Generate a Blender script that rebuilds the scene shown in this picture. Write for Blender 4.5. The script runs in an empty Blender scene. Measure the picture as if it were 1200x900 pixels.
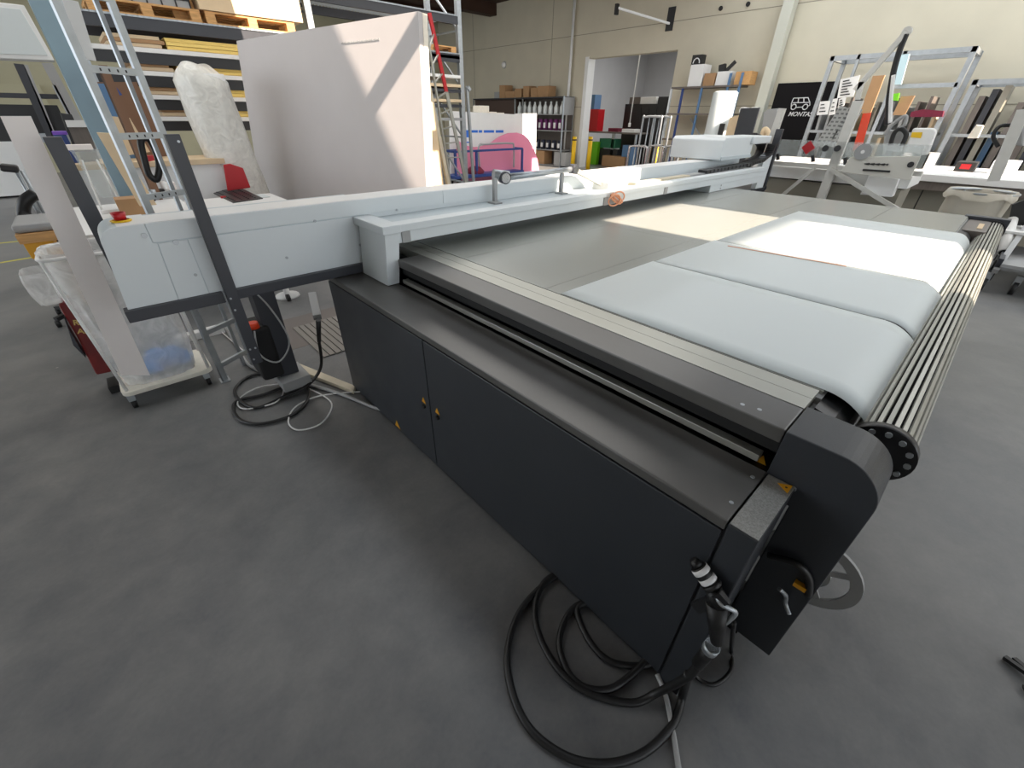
import bpy, bmesh, math, random
from mathutils import Vector, Matrix
random.seed(7)
C = bpy.context.scene
COL = C.collection
# ------------------------------------------------------------ camera (1200x900 frame)
FPX = 482.506
PITCH, ROLL, YAW = math.radians(33.04093), math.radians(0.728757), math.radians(47.22674)
H = 1.6
Fv = Vector((math.cos(YAW)*math.cos(PITCH), math.sin(YAW)*math.cos(PITCH), -math.sin(PITCH)))
r0 = Vector((math.sin(YAW), -math.cos(YAW), 0)); u0 = r0.cross(Fv)
Rv = math.cos(ROLL)*r0 + math.sin(ROLL)*u0
Uv = -math.sin(ROLL)*r0 + math.cos(ROLL)*u0
cd = bpy.data.cameras.new('camera'); cam = bpy.data.objects.new('camera', cd); COL.objects.link(cam)
cam.matrix_world = Matrix(((Rv.x, Uv.x, -Fv.x, 0), (Rv.y, Uv.y, -Fv.y, 0), (Rv.z, Uv.z, -Fv.z, H), (0, 0, 0, 1)))
cd.sensor_width = 36; cd.lens = FPX/1200*36; cd.clip_start = 0.02; cd.clip_end = 200
C.camera = cam
# ------------------------------------------------------------ light
C.view_settings.view_transform = 'Standard'; C.view_settings.look = 'None'
C.view_settings.gamma = 1; C.view_settings.exposure = 0.28
w = bpy.data.worlds.new('sky'); C.world = w; w.use_nodes = True
bg = w.node_tree.nodes['Background']; bg.inputs[0].default_value = (0.88, 0.94, 1.0, 1); bg.inputs[1].default_value = 3.0
sd = bpy.data.lights.new('sun', 'SUN'); sun = bpy.data.objects.new('sun', sd); COL.objects.link(sun)
sd.energy = 14.0; sd.color = (1.0, 0.84, 0.69); sd.angle = math.radians(0.35)
SUN_TAN = 0.76
sdir = Vector((0, 1, -SUN_TAN)).normalized()
sun.rotation_euler = sdir.to_track_quat('-Z', 'Y').to_euler()

def fill_light(x, y, sx, sy, power, col=(1.0, .97, .92)):  # soft fill lights added overhead out of view, no known fittings
    ld_ = bpy.data.lights.new('added_fill_light', 'AREA'); ld_.shape = 'RECTANGLE'; ld_.size = sx; ld_.size_y = sy; ld_.energy = power; ld_.color = col
    o_ = bpy.data.objects.new('added_fill_light', ld_); o_.location = (x, y, 5.1); COL.objects.link(o_)
fill_light(.2, 7.5, 2.2, 8, 130)
fill_light(6.5, 6.5, 3.0, 8, 240)
fill_light(8, -3, 3, 5, 110)
fill_light(18.5, 10, 4, 5, 350)
fill_light(4, 15, 8, 4, 260)
# ------------------------------------------------------------ a pixel's ray cut by a plane of the place
def ray(x, y): return Fv + (x-600)/FPX*Rv - (y-450)/FPX*Uv
def AZ(x, y, z): d = ray(x, y); return Vector((0, 0, H)) + d*((z-H)/d.z)
def AX(x, y, X): d = ray(x, y); return Vector((0, 0, H)) + d*(X/d.x)
def AY(x, y, Y): d = ray(x, y); return Vector((0, 0, H)) + d*(Y/d.y)

# ------------------------------------------------------------ materials
def hexc(h):
    h = h.lstrip('#'); v = [int(h[i:i+2], 16)/255 for i in (0, 2, 4)]
    return tuple((c/12.92 if c <= .04045 else ((c+.055)/1.055)**2.4) for c in v)+(1,)
MATS = {}
def mat(name, col, rough=.5, metal=0, noise=0, scale=20, bump=0, bscale=200, alpha=1, trans=0, spec=.5, coords='Object', emit=0, stretch=None):
    if name in MATS: return MATS[name]
    m = bpy.data.materials.new(name); m.use_nodes = True; MATS[name] = m
    nt = m.node_tree; b = nt.nodes['Principled BSDF']
    c = hexc(col) if isinstance(col, str) else col
    b.inputs['Base Color'].default_value = c
    b.inputs['Roughness'].default_value = rough; b.inputs['Metallic'].default_value = metal
    b.inputs['Specular IOR Level'].default_value = spec
    if alpha < 1: b.inputs['Alpha'].default_value = alpha
    if trans: b.inputs['Transmission Weight'].default_value = trans
    if emit: b.inputs['Emission Color'].default_value = c; b.inputs['Emission Strength'].default_value = emit
    if noise or bump:
        tc = nt.nodes.new('ShaderNodeTexCoord'); src = tc.outputs[coords]
        if stretch:
            mp = nt.nodes.new('ShaderNodeMapping'); mp.inputs['Scale'].default_value = stretch
            nt.links.new(src, mp.inputs[0]); src = mp.outputs[0]
    if noise:
        n = nt.nodes.new('ShaderNodeTexNoise'); n.inputs['Scale'].default_value = scale; n.inputs['Detail'].default_value = 6
        nt.links.new(src, n.inputs['Vector'])
        cr = nt.nodes.new('ShaderNodeValToRGB')
        cr.color_ramp.elements[0].position = .3; cr.color_ramp.elements[1].position = .7
        cr.color_ramp.elements[0].color = tuple(v*(1-noise) for v in c[:3])+(1,)
        cr.color_ramp.elements[1].color = tuple(min(1, v*(1+noise)) for v in c[:3])+(1,)
        nt.links.new(n.outputs['Fac'], cr.inputs[0]); nt.links.new(cr.outputs[0], b.inputs['Base Color'])
        mr = nt.nodes.new('ShaderNodeMapRange'); mr.inputs['To Min'].default_value = max(0, rough-.1); mr.inputs['To Max'].default_value = min(1, rough+.1)
        nt.links.new(n.outputs['Fac'], mr.inputs['Value']); nt.links.new(mr.outputs[0], b.inputs['Roughness'])
    if bump:
        n2 = nt.nodes.new('ShaderNodeTexNoise'); n2.inputs['Scale'].default_value = bscale; n2.inputs['Detail'].default_value = 3
        nt.links.new(src, n2.inputs['Vector'])
        bp = nt.nodes.new('ShaderNodeBump'); bp.inputs['Strength'].default_value = bump; bp.inputs['Distance'].default_value = .002
        nt.links.new(n2.outputs['Fac'], bp.inputs['Height']); nt.links.new(bp.outputs[0], b.inputs['Normal'])
    return m
def floor_mat():
    m = bpy.data.materials.new('polished concrete'); m.use_nodes = True
    nt = m.node_tree; b = nt.nodes['Principled BSDF']; N = nt.nodes.new; L = nt.links.new
    tc = N('ShaderNodeTexCoord')
    def noise(s, d, dist=0):
        n = N('ShaderNodeTexNoise'); n.inputs['Scale'].default_value = s; n.inputs['Detail'].default_value = d
        n.inputs['Distortion'].default_value = dist; n.inputs['Roughness'].default_value = .62; L(tc.outputs['Object'], n.inputs['Vector']); return n
    a = noise(.7, 8, .5); c2 = noise(5, 8, .3); c3 = noise(60, 3)
    mx = N('ShaderNodeMix'); mx.data_type = 'FLOAT'; mx.inputs[0].default_value = .42
    L(a.outputs['Fac'], mx.inputs[2]); L(c2.outputs['Fac'], mx.inputs[3])
    m3 = N('ShaderNodeMix'); m3.data_type = 'FLOAT'; m3.inputs[0].default_value = .1
    L(mx.outputs[0], m3.inputs[2]); L(c3.outputs['Fac'], m3.inputs[3])
    cr = N('ShaderNodeValToRGB'); e = cr.color_ramp.elements
    e[0].position = .36; e[0].color = hexc('#5e6062'); e[1].position = .64; e[1].color = hexc('#82817f')
    L(m3.outputs[0], cr.inputs[0])
    # small pale spots
    vo = N('ShaderNodeTexVoronoi'); vo.inputs['Scale'].default_value = 2.2; L(tc.outputs['Object'], vo.inputs['Vector'])
    lt = N('ShaderNodeMath'); lt.operation = 'LESS_THAN'; lt.inputs[1].default_value = .018; L(vo.outputs['Distance'], lt.inputs[0])
    mc = N('ShaderNodeMix'); mc.data_type = 'RGBA'; L(lt.outputs[0], mc.inputs[0]); L(cr.outputs[0], mc.inputs[6]); mc.inputs[7].default_value = hexc('#a09c94')
    L(mc.outputs[2], b.inputs['Base Color'])
    mr = N('ShaderNodeMapRange'); mr.inputs['To Min'].default_value = .3; mr.inputs['To Max'].default_value = .52
    L(c2.outputs['Fac'], mr.inputs['Value']); L(mr.outputs[0], b.inputs['Roughness'])
    b.inputs['Specular IOR Level'].default_value = .35
    return m
M_floor = floor_mat()
M_wall = mat('painted concrete wall', '#c9c2ae', .85, noise=.04, scale=1.5)
M_wallg = mat('grey wall', '#b4b5b8', .85, noise=.04, scale=1.2)
M_wallo = mat('olive wall', '#a9a58c', .85, noise=.05, scale=1.2)
M_seam = mat('wall joint', '#8d8878', .9)
M_roof = mat('dark roof deck', '#3a2418', .8, noise=.15, scale=3)
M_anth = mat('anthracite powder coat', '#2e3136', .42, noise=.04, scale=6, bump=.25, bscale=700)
M_anthtop = mat('anthracite lid lighter', '#555452', .32, noise=.14, scale=5)  # lid tone lighter and more mottled than the doors
M_grain = mat('grained dark coat', '#80807d', .34, noise=.3, scale=260, bump=1.0, bscale=350)
M_black = mat('black metal', '#1b1b1d', .4)
M_blackm = mat('matte black', '#101011', .7)
M_rubber = mat('black rubber', '#141415', .5)
M_bed = mat('bed aluminium plate', '#989a94', .27, .1)
M_alu = mat('aluminium strip', '#a6a69e', .38, .5, noise=.04, scale=10)
M_alul = mat('bright aluminium', '#cdccc6', .45, .1, noise=.04, scale=10)
M_steel = mat('galvanised steel', '#a9aeb2', .4, .7, noise=.1, scale=14)
M_chrome = mat('chrome', '#c8c8c8', .18, 1)
M_paper = mat('white film sheet', '#cfd6d6', .45, noise=.01, scale=2)
M_beam = mat('pale grey blue enamel', '#d2d8da', .42, noise=.02, scale=3)
M_beamd = mat('pale grey blue tray', '#bcc6ca', .45, noise=.04, scale=8)
M_dark = mat('dark steel profile', '#34363c', .45, noise=.05, scale=10)
M_white = mat('white enamel', '#e4e4e2', .45, noise=.02, scale=5)
M_board = mat('white board', '#c2bdbc', .6, noise=.02, scale=3)
M_edge = mat('board edge foam', '#f0e8d8', .7, noise=.05, scale=30)
M_panelw = mat('off white panel', '#f2ebe7', .6, noise=.03, scale=4)
M_wood = mat('pine wood', '#c99a63', .7, noise=.2, scale=8, stretch=(1, 12, 12))
M_woodp = mat('pale plank', '#c9bfa9', .7, noise=.1, scale=8)
M_card = mat('cardboard', '#a98560', .8, noise=.06, scale=6)
M_cardl = mat('light cardboard', '#d9c2a0', .8, noise=.06, scale=6)
M_yell = mat('yellow lit sheets', '#f2d37a', .7, noise=.12, scale=25, stretch=(1, 1, 20))  # yellow of the stored sheets with the light on them mixed in
M_blue = mat('blue enamel', '#2a4382', .45)
M_bluel = mat('light blue enamel', '#54789f', .5)
M_pillar = mat('blue grey steel column', '#7f97a3', .5, noise=.06, scale=4)
M_red = mat('red plastic', '#b3151f', .4)
M_orange = mat('orange acrylic', '#f0481f', .4)
M_dred = mat('dark red paint', '#6e1716', .5, noise=.2, scale=12)
M_gold = mat('gold print', '#c9a860', .5)
M_pink = mat('pink acrylic', '#e58aa6', .45)
M_yel = mat('safety yellow', '#e5b90f', .5)
M_pallety = mat('yellow truck paint', '#dca01a', .5)
M_green = mat('green plastic', '#6fc31c', .5)
M_dgreen = mat('dark green crate', '#1f6a4a', .5)
M_purple = mat('purple label', '#6a2d62', .5)
M_navy = mat('dark can', '#2a2c3c', .5)
M_label = mat('white label', '#dedede', .6)
M_ink = mat('black ink', '#232323', .6)
M_sign = mat('black sign', '#141214', .8, spec=.2)
M_wpil = mat('pale beige grey paint', '#c3c3b6', .6)
M_bluebag = mat('blue rag', '#3f8fe0', .8, noise=.15, scale=12)
M_warn = mat('warning yellow', '#d99a17', .5)
M_tape = mat('yellow floor tape', '#c9c04a', .6)
M_grille = mat('steel grille', '#8a8680', .45, .3)
M_copper_glow = mat('copper and edge glow', '#d89a78', .4, .4)  # copper of the wires, also colours the painted glow at the sheet edge
M_greyp = mat('grey plastic', '#9b9c9c', .5)
M_warmg = mat('warm grey fascia', '#8d897d', .5, noise=.03, scale=4)
M_browng = mat('grey brown laminate', '#6a625c', .5, noise=.12, scale=5, stretch=(8, 8, 1))
M_fabric = mat('maroon cloth', '#6d1f35', .9, noise=.2, scale=20)
M_bottle = mat('clear bottle', '#d5dad8', .2, noise=.05, scale=10)
def clear(name, col, alpha, rough=.15, noise=0):
    m = bpy.data.materials.new(name); m.use_nodes = True; nt = m.node_tree; b = nt.nodes['Principled BSDF']
    b.inputs['Base Color'].default_value = hexc(col); b.inputs['Roughness'].default_value = rough; b.inputs['Alpha'].default_value = alpha
    if noise:
        tc = nt.nodes.new('ShaderNodeTexCoord'); n = nt.nodes.new('ShaderNodeTexNoise'); n.inputs['Scale'].default_value = 8; n.inputs['Detail'].default_value = 5
        n.inputs['Distortion'].default_value = 2
        nt.links.new(tc.outputs['Object'], n.inputs['Vector'])
        mr = nt.nodes.new('ShaderNodeMapRange'); mr.inputs['From Min'].default_value = .3; mr.inputs['From Max'].default_value = .7
        mr.inputs['To Min'].default_value = max(0, alpha-noise); mr.inputs['To Max'].default_value = min(1, alpha+noise)
        nt.links.new(n.outputs['Fac'], mr.inputs['Value']); nt.links.new(mr.outputs[0], b.inputs['Alpha'])
        bp = nt.nodes.new('ShaderNodeBump'); bp.inputs['Distance'].default_value = .02; bp.inputs['Strength'].default_value = .8
        nt.links.new(n.outputs['Fac'], bp.inputs['Height']); nt.links.new(bp.outputs[0], b.inputs['Normal'])
    return m
M_glass = clear('acrylic guard', '#cfd6d4', .28, .08)
M_bag = clear('translucent bag', '#f0f0ee', .5, .4, .1)
M_wrap = clear('stretch wrap', '#e6e4dc', .88, .25, .1)
M_binbag = clear('milky bag', '#c6c0b2', .78, .4)

# ------------------------------------------------------------ mesh builder
def wpos(o):
    v = Vector((0, 0, 0))
    while o is not None: v += o.location; o = o.parent
    return v
class MB:
    def __init__(s): s.v = []; s.f = []; s.sm = []
    def add(s, vs, fs, smooth=False):
        n = len(s.v); s.v += [Vector(v) for v in vs]
        for f in fs: s.f.append(tuple(i+n for i in f)); s.sm.append(smooth)
        return s
    def box(s, x0, x1, y0, y1, z0, z1):
        x0, x1 = sorted((x0, x1)); y0, y1 = sorted((y0, y1)); z0, z1 = sorted((z0, z1))
        return s.add([(x0,y0,z0),(x1,y0,z0),(x1,y1,z0),(x0,y1,z0),(x0,y0,z1),(x1,y0,z1),(x1,y1,z1),(x0,y1,z1)],
                     [(3,2,1,0),(4,5,6,7),(0,1,5,4),(1,2,6,5),(2,3,7,6),(3,0,4,7)])
    def bar(s, p, q, wd, ht=None, up=Vector((0,0,1))):
        ht = ht or wd; p = Vector(p); q = Vector(q); d = (q-p).normalized()
        up = Vector(up)
        if abs(d.dot(up)) > .98: up = Vector((0, 1, 0))
        a = d.cross(up).normalized()*wd/2; b = a.cross(d).normalized()*ht/2
        vs = [p-a-b, p+a-b, p+a+b, p-a+b, q-a-b, q+a-b, q+a+b, q-a+b]
        return s.add(vs, [(0,1,2,3),(7,6,5,4),(0,4,5,1),(1,5,6,2),(2,6,7,3),(3,7,4,0)])
    def slab(s, pts, off):                       # planar polygon thickened by a vector
        n = len(pts); pts = [Vector(p) for p in pts]; off = Vector(off)
        return s.add(pts+[p+off for p in pts], [tuple(range(n))[::-1], tuple(range(n, 2*n))]+[(i, (i+1) % n, n+(i+1) % n, n+i) for i in range(n)])
    def cyl(s, p, q, r, r2=None, n=16, cap=True):
        r2 = r if r2 is None else r2; p = Vector(p); q = Vector(q); d = (q-p).normalized()
        up = Vector((0,0,1)) if abs(d.z) < .95 else Vector((1,0,0))
        a = d.cross(up).normalized(); b = d.cross(a)
        vs = [p+(a*math.cos(t)+b*math.sin(t))*r for t in [2*math.pi*i/n for i in range(n)]] + [q+(a*math.cos(t)+b*math.sin(t))*r2 for t in [2*math.pi*i/n for i in range(n)]]
        k = len(s.v); s.add(vs, [(i, (i+1) % n, n+(i+1) % n, n+i) for i in range(n)], True)
        if cap: s.f += [tuple(k+i for i in range(n))[::-1], tuple(k+n+i for i in range(n))]; s.sm += [False, False]
        return s
    def lathe(s, c, prof, n=20, axis='z', smooth=True):
        c = Vector(c); vs = []
        for r, h in prof:
            for i in range(n):
                t = 2*math.pi*i/n
                if axis == 'z': vs.append(c+Vector((r*math.cos(t), r*math.sin(t), h)))
                elif axis == 'x': vs.append(c+Vector((h, r*math.cos(t), r*math.sin(t))))
                else: vs.append(c+Vector((r*math.cos(t), h, r*math.sin(t))))
        fs = [(j*n+i, j*n+(i+1) % n, (j+1)*n+(i+1) % n, (j+1)*n+i) for j in range(len(prof)-1) for i in range(n)]
        return s.add(vs, fs, smooth)
    def tube(s, pts, r, n=8, smooth_curve=True, closed=False):
        P = [Vector(p) for p in pts]
        if smooth_curve and len(P) > 2:
            out = []; m = len(P)
            for i in range(m if closed else m-1):
                if closed: a, b, c, d = P[(i-1) % m], P[i], P[(i+1) % m], P[(i+2) % m]
                else: a, b, c, d = P[max(i-1, 0)], P[i], P[i+1], P[min(i+2, m-1)]
                for k in range(6):
                    t = k/6; out.append(.5*((2*b)+(-a+c)*t+(2*a-5*b+4*c-d)*t*t+(-a+3*b-3*c+d)*t**3))
            if not closed: out.append(P[-1])
            P = out
        vs = []; m = len(P); prev = None
        for i in range(m):
            if closed: d = P[(i+1) % m]-P[i-1]
            else: d = P[min(i+1, m-1)]-P[max(i-1, 0)]
            d.normalize()
            if prev is None:
                up = Vector((0,0,1)) if abs(d.z) < .9 else Vector((1,0,0)); a = d.cross(up).normalized()
            else: a = (prev - d*prev.dot(d)).normalized()
            prev = a; b = d.cross(a)
            vs += [P[i]+(a*math.cos(2*math.pi*k/n)+b*math.sin(2*math.pi*k/n))*r for k in range(n)]
        fs = [(j*n+k, j*n+(k+1) % n, ((j+1) % m)*n+(k+1) % n, ((j+1) % m)*n+k) for j in range(m if closed else m-1) for k in range(n)]
        if not closed: fs += [tuple(range(n))[::-1], tuple((m-1)*n+k for k in range(n))]
        return s.add(vs, fs, True)
    def build(s, name, m, parent=None, bevel=0, loc=None):
        me = bpy.data.meshes.new(name)
        if parent is not None: o0 = wpos(parent)
        elif loc is not None: o0 = Vector(loc)
        else:
            xs = [v.x for v in s.v]; ys = [v.y for v in s.v]; o0 = Vector(((min(xs)+max(xs))/2, (min(ys)+max(ys))/2, min(v.z for v in s.v)))
        me.from_pydata([v-o0 for v in s.v], [], s.f)
        bm = bmesh.new(); bm.from_mesh(me); bmesh.ops.recalc_face_normals(bm, faces=bm.faces); bm.to_mesh(me); bm.free()
        for p, k in zip(me.polygons, s.sm): p.use_smooth = k
        me.materials.append(m)
        o = bpy.data.objects.new(name, me); COL.objects.link(o)
        if parent is not None: o.parent = parent
        else: o.location = o0
        if bevel:
            b = o.modifiers.new('b', 'BEVEL'); b.width = bevel; b.segments = 2; b.limit_method = 'ANGLE'; b.angle_limit = math.radians(40)
        return o
def tag(o, label, cat, group=None, kind=None):
    o['label'] = label; o['category'] = cat
    if group: o['group'] = group
    if kind: o['kind'] = kind
    return o
def thing(name, label, cat, loc, group=None):
    o = bpy.data.objects.new(name, None); COL.objects.link(o); o.location = Vector(loc); o.empty_display_size = .1
    return tag(o, label, cat, group)
ORD = ['first', 'second', 'third', 'fourth', 'fifth', 'sixth', 'seventh', 'eighth', 'ninth', 'tenth', 'eleventh', 'twelfth', 'thirteenth']
def struct(o): o['kind'] = 'structure'; return o
def text_obj(body, m, parent, origin, xdir, ydir, size, extrude=.002, shear=0, offset=0, name='lettering', align='LEFT'):
    cu = bpy.data.curves.new(name, 'FONT'); cu.body = body; cu.size = size; cu.extrude = extrude; cu.shear = shear; cu.offset = offset; cu.align_x = align
    t = bpy.data.objects.new('tmp', cu); COL.objects.link(t); dg = bpy.context.evaluated_depsgraph_get()
    me = bpy.data.meshes.new_from_object(t.evaluated_get(dg)); COL.objects.unlink(t); bpy.data.objects.remove(t)
    X = Vector(xdir).normalized(); Y = Vector(ydir).normalized(); Z = X.cross(Y)
    o0 = wpos(parent) if parent else Vector((0,0,0))
    me.transform(Matrix(((X.x,Y.x,Z.x,origin[0]-o0.x),(X.y,Y.y,Z.y,origin[1]-o0.y),(X.z,Y.z,Z.z,origin[2]-o0.z),(0,0,0,1))))
    me.materials.clear(); me.materials.append(m)
    o = bpy.data.objects.new(name, me); COL.objects.link(o); o.parent = parent
    return o

# ============================================================ SETTING
WX = 13.75
struct(MB().box(-14, 24, -16, 22, -.1, 0).build('floor', M_floor, loc=(0, 0, 0)))
# right wall with the doorway (y 8.0 .. 11.26, z 0 .. 3.25)
DY0, DY1, DZ = 8.0, 11.26, 3.25
wr = struct(MB().box(WX, WX+.3, -16, DY0, 0, 5.2).box(WX, WX+.3, DY1, 20, 0, 5.2).box(WX, WX+.3, DY0, DY1, DZ, 5.2).build('wall_right', M_wall, loc=(WX, 0, 0)))
for z in (1.9, 3.9):
    for (a, b) in ((-8, DY0), (DY1, 20)) if z < DZ else ((-8, 20),):
        MB().box(WX-.004, WX, a, b, z-.008, z+.008).build('panel_joint', M_seam, wr)
for y in (5.9, 13.0, 17.5):
    if y != 5.9: MB().box(WX-.004, WX, y-.01, y+.01, 0, 5.2).build('panel_joint', M_seam, wr)
struct(MB().box(WX-.03, WX+.33, DY1-.02, DY1+.12, 0, DZ+.05).build('trim_1', M_white))
# far wall
wf = struct(MB().box(-14, 14, 20, 20.3, 0, 5.2).build('wall_back', M_wallo, loc=(0, 20, 0)))
# adjoining hall behind the doorway
struct(MB().box(WX+.3, 24, 15.5, 15.7, 0, 5.2).build('wall_far_hall', M_wallg))
struct(MB().box(23.8, 24, 3, 15.5, 0, 5.2).build('wall_hall_end', M_wallg))
for x in (17.2, 18.6): struct(MB().box(x, x+.02, 15.485, 15.5, 0, 5.2).build('trim_2', M_greyp))
# roof with skylight strips (openings) and purlins
RZ = 5.2; KS = .041
def sk(c, y): return c-KS*y
YS0, YS1 = -6.15, 6.2
roof = MB()
def rquad(xa, xb, y0, y1): roof.slab([(xa(y0), y0, RZ), (xb(y0), y0, RZ), (xb(y1), y1, RZ), (xa(y1), y1, RZ)], (0, 0, .15))
E_ = [lambda y: -7.2, lambda y: sk(2.565, y), lambda y: sk(3.72, y), lambda y: 9.72, lambda y: 13.0, lambda y: 24]
for i in (0, 2, 4): rquad(E_[i], E_[i+1], YS0, YS1)
rquad(E_[3], lambda y: 10.3, 2.5, YS1)  # roof piece added to keep the second strip's sun off the pink panel
rquad(E_[0], E_[5], -9.2, YS0); rquad(E_[0], E_[5], YS1, 20.3)
rf = struct(roof.build('ceiling', M_roof, loc=(0, 0, RZ)))
for y in (-3.52, .42, 4.3):
    MB().box(2.2, 13.3, y-.09, y+.09, RZ-.02, RZ+.1).build('purlin', M_steel, rf)
struct(MB().box(-7.2, -5, -9.2, -9, 0, RZ).box(-5, 13, -9.2, -9, 0, 1.3).box(-5, 13, -9.2, -9, 4.2, RZ).box(13, 24, -9.2, -9, 0, RZ).build('wall_front', M_wall))
struct(MB().box(-7.2, -7, -9, 3, 0, RZ).box(-7.2, -7, 3, 17, 4.4, RZ).box(-7.2, -7, 3, 17, 0, .4).box(-7.2, -7, 17, 20.3, 0, RZ).build('wall_left', M_wall))
for y in (16.2, 18.6):
    MB().box(6.5, WX, y-.2, y+.2, RZ-.35, RZ).build('roof_beam', M_roof, rf)
# wall details
pole = tag(MB().box(13.45, 13.7, 5.08, 5.32, 0, 5.2).build('wall_pillar', M_greyp), 'pale grey square wall pillar beside the black van sign', 'pillar'); pole.data.materials[0] = M_wpil
p = AX(677, 0, 13.6); tag(MB().cyl((13.62, 11.95, 0), (13.62, 11.95, 5.2), .045, n=10).build('downpipe', M_white), 'thin white vertical pipe on the wall left of the open doorway', 'pipe')
t = thing('wall_lamp', 'small round white lamp on the beige wall above the boxes', 'lamp', AX(591, 76, WX))
c = AX(591, 76, WX); MB().lathe((WX, c.y, c.z), [(0, -.1), (.07, -.09), (.1, -.05), (.1, 0)], 16, 'x').build('globe', M_white, t)
MB().cyl((WX-.02, c.y, c.z), (WX, c.y, c.z), .12).build('base', M_greyp, t)
t = thing('swing_bracket', 'white horizontal bracket arm sticking out from a black wall plate', 'bracket', AX(787, 17, WX))
a = AX(787, 17, WX); b = AX(723, 9, 12.4)
MB().box(WX-.03, WX, a.y-.11, a.y+.11, a.z-.36, a.z+.16).build('wall_plate', M_black, t)
MB().bar(Vector((WX, a.y, a.z-.2)), b, .05).build('arm', M_white, t)
MB().box(b.x-.05, b.x+.05, b.y-.04, b.y+.04, b.z-.15, b.z+.08).build('end_block', M_ink, t)
for i, (px, py) in enumerate(((845, 10), (877, 5))):
    c = AX(px, py, WX); tag(MB().cyl((WX-.04, c.y, c.z), (WX, c.y, c.z), .05, n=10).build('wall_plug', M_ink), ['small dark round plug high on the beige wall, left one', 'small dark round plug high on the wall, nearer the pillar'][i], 'plug', 'wall plugs')
tape = AZ(0, 309, 0)
for k, (p, q) in enumerate((((0, 285), (20, 283)), ((0, 308), (30, 303)))):
    a = AZ(*p, 0); b = AZ(*q, 0); d = b-a; a = a-d*1.5; b = b+d*2
    tag(MB().bar(a+Vector((0,0,.001)), b+Vector((0,0,.001)), .05, .002).build('floor_tape', M_tape), ['yellow tape line on the floor at the far left, farther one', 'yellow tape line on the floor at the far left, nearer one'][k], 'tape')

# ============================================================ FLATBED MACHINE
TZ = .948; X0 = 1.05; X1 = 5.25; YN = .125; YB = 2.62
ft = thing('flatbed_cutting_table', 'large flatbed cutting table with grey bed and black side covers', 'machine', (3.1, 1.2, 0))
MB().box(1.3, X1-.02, .16, YB, .72, .925).box(1.15, 1.3, .14, YB, .1, .88).build('bed_frame', M_blackm, ft)
# bed plates with fine joints
px_ = [1.325, 2.62, 3.94, X1]; py_ = [.115, .62, 1.22, 1.84, YB]
for i in range(3):
    for j in range(4):
        MB().box(px_[i]+.0012, px_[i+1]-.0012, py_[j]+.0012, py_[j+1]-.0012, .93, TZ).build('bed_plate', M_bed, ft)
MB().box(1.3, X1, .11, YB, .915, .936).build('bed_base', M_greyp, ft)
# rounded nose of the bed under the film
nose = [(.02, TZ-.002)]+[(0+.095*math.cos(t)-.0, .848+.095*math.sin(t)) for t in [math.radians(a) for a in range(90, 271, 15)]]
nose = [(.11, .93), (.06, .915), (.03, .89), (.02, .85), (.02, .78), (.11, .76)]
MB().slab([(1.25, y, z) for y, z in nose], (X1-1.25, 0, 0)).build('nose_profile', M_black, ft)
MB().box(1.258, 1.322, YN, YB, .90, TZ).build('edge_strip', M_alu, ft, .001)
MB().box(1.19, 1.2565, YN, YB, .90, TZ).build('edge_strip', M_alu, ft, .001)
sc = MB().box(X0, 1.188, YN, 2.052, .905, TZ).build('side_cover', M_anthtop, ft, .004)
MB().box(X0+.02, X0+.05, YN, 2.052, .862, .905).build('skirt', M_blackm, ft)
MB().box(X0+.012, X0+.045, YN+.03, 2.052, .812, .834).build('guide_rail', M_alu, ft, .002); ft.children[-1]['label'] = 'dull metal guide rail in the recess'; 
MB().box(X0+.002, X0+.10, YN+.0, 2.052, .77, .795).build('rail_support', M_black, ft)
MB().box(X0+.1, X0+.14, YN, YB, .1, .905).build('recess_back', M_blackm, ft)
# end plate with the rounded nose
R = .105
prof = [(YN-.003, TZ), (0.005, TZ)]+[(0.005+R*math.cos(t), TZ-R+R*math.sin(t)) for t in [math.radians(90+a) for a in range(10, 91, 8)]]+[(-.1, .155), (.045, .155), (.045, .74), (YN-.003, .74)]
ep = MB().slab([(X0-.003, y, z) for y, z in prof], (.16, 0, 0)).build('end_cover', M_anth, ft, .003)
# outline of a lighter top face, not built
top = MB().slab([(X0-.0028, y, z+.0006) for y, z in prof[:13]]+[(X0-.0028, .0-.099, .80)]+[(X0-.0028, y, z-.0009) for y, z in prof[:13]][::-1], (.1592, 0, 0))
# foot under the end plate
for x in (1.15, 5.05):
    for y in (.0, 2.3): MB().box(x, x+.1, y, y+.12, 0, .16).build('leg', M_blackm, ft)
for x in (2.4, 3.8): MB().box(x, x+.1, .25, 2.3, 0, .8).build('leg', M_blackm, ft)
MB().box(X1-.12, X1-.02, .0, YB, .08, .9).build('side_panel', M_warmg, ft)
for (px, py) in ((870, 474), (890, 480)): 
    c = AZ(px, py, TZ)
    MB().cyl((c.x, c.y, TZ-.001), (c.x, c.y, TZ+.001), .006, n=10).build('screw', M_steel, ft)
MB().cyl((X0-.006, .055, .80), (X0-.002, .055, .80), .008, n=10).build('screw', M_steel, ft)
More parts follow.
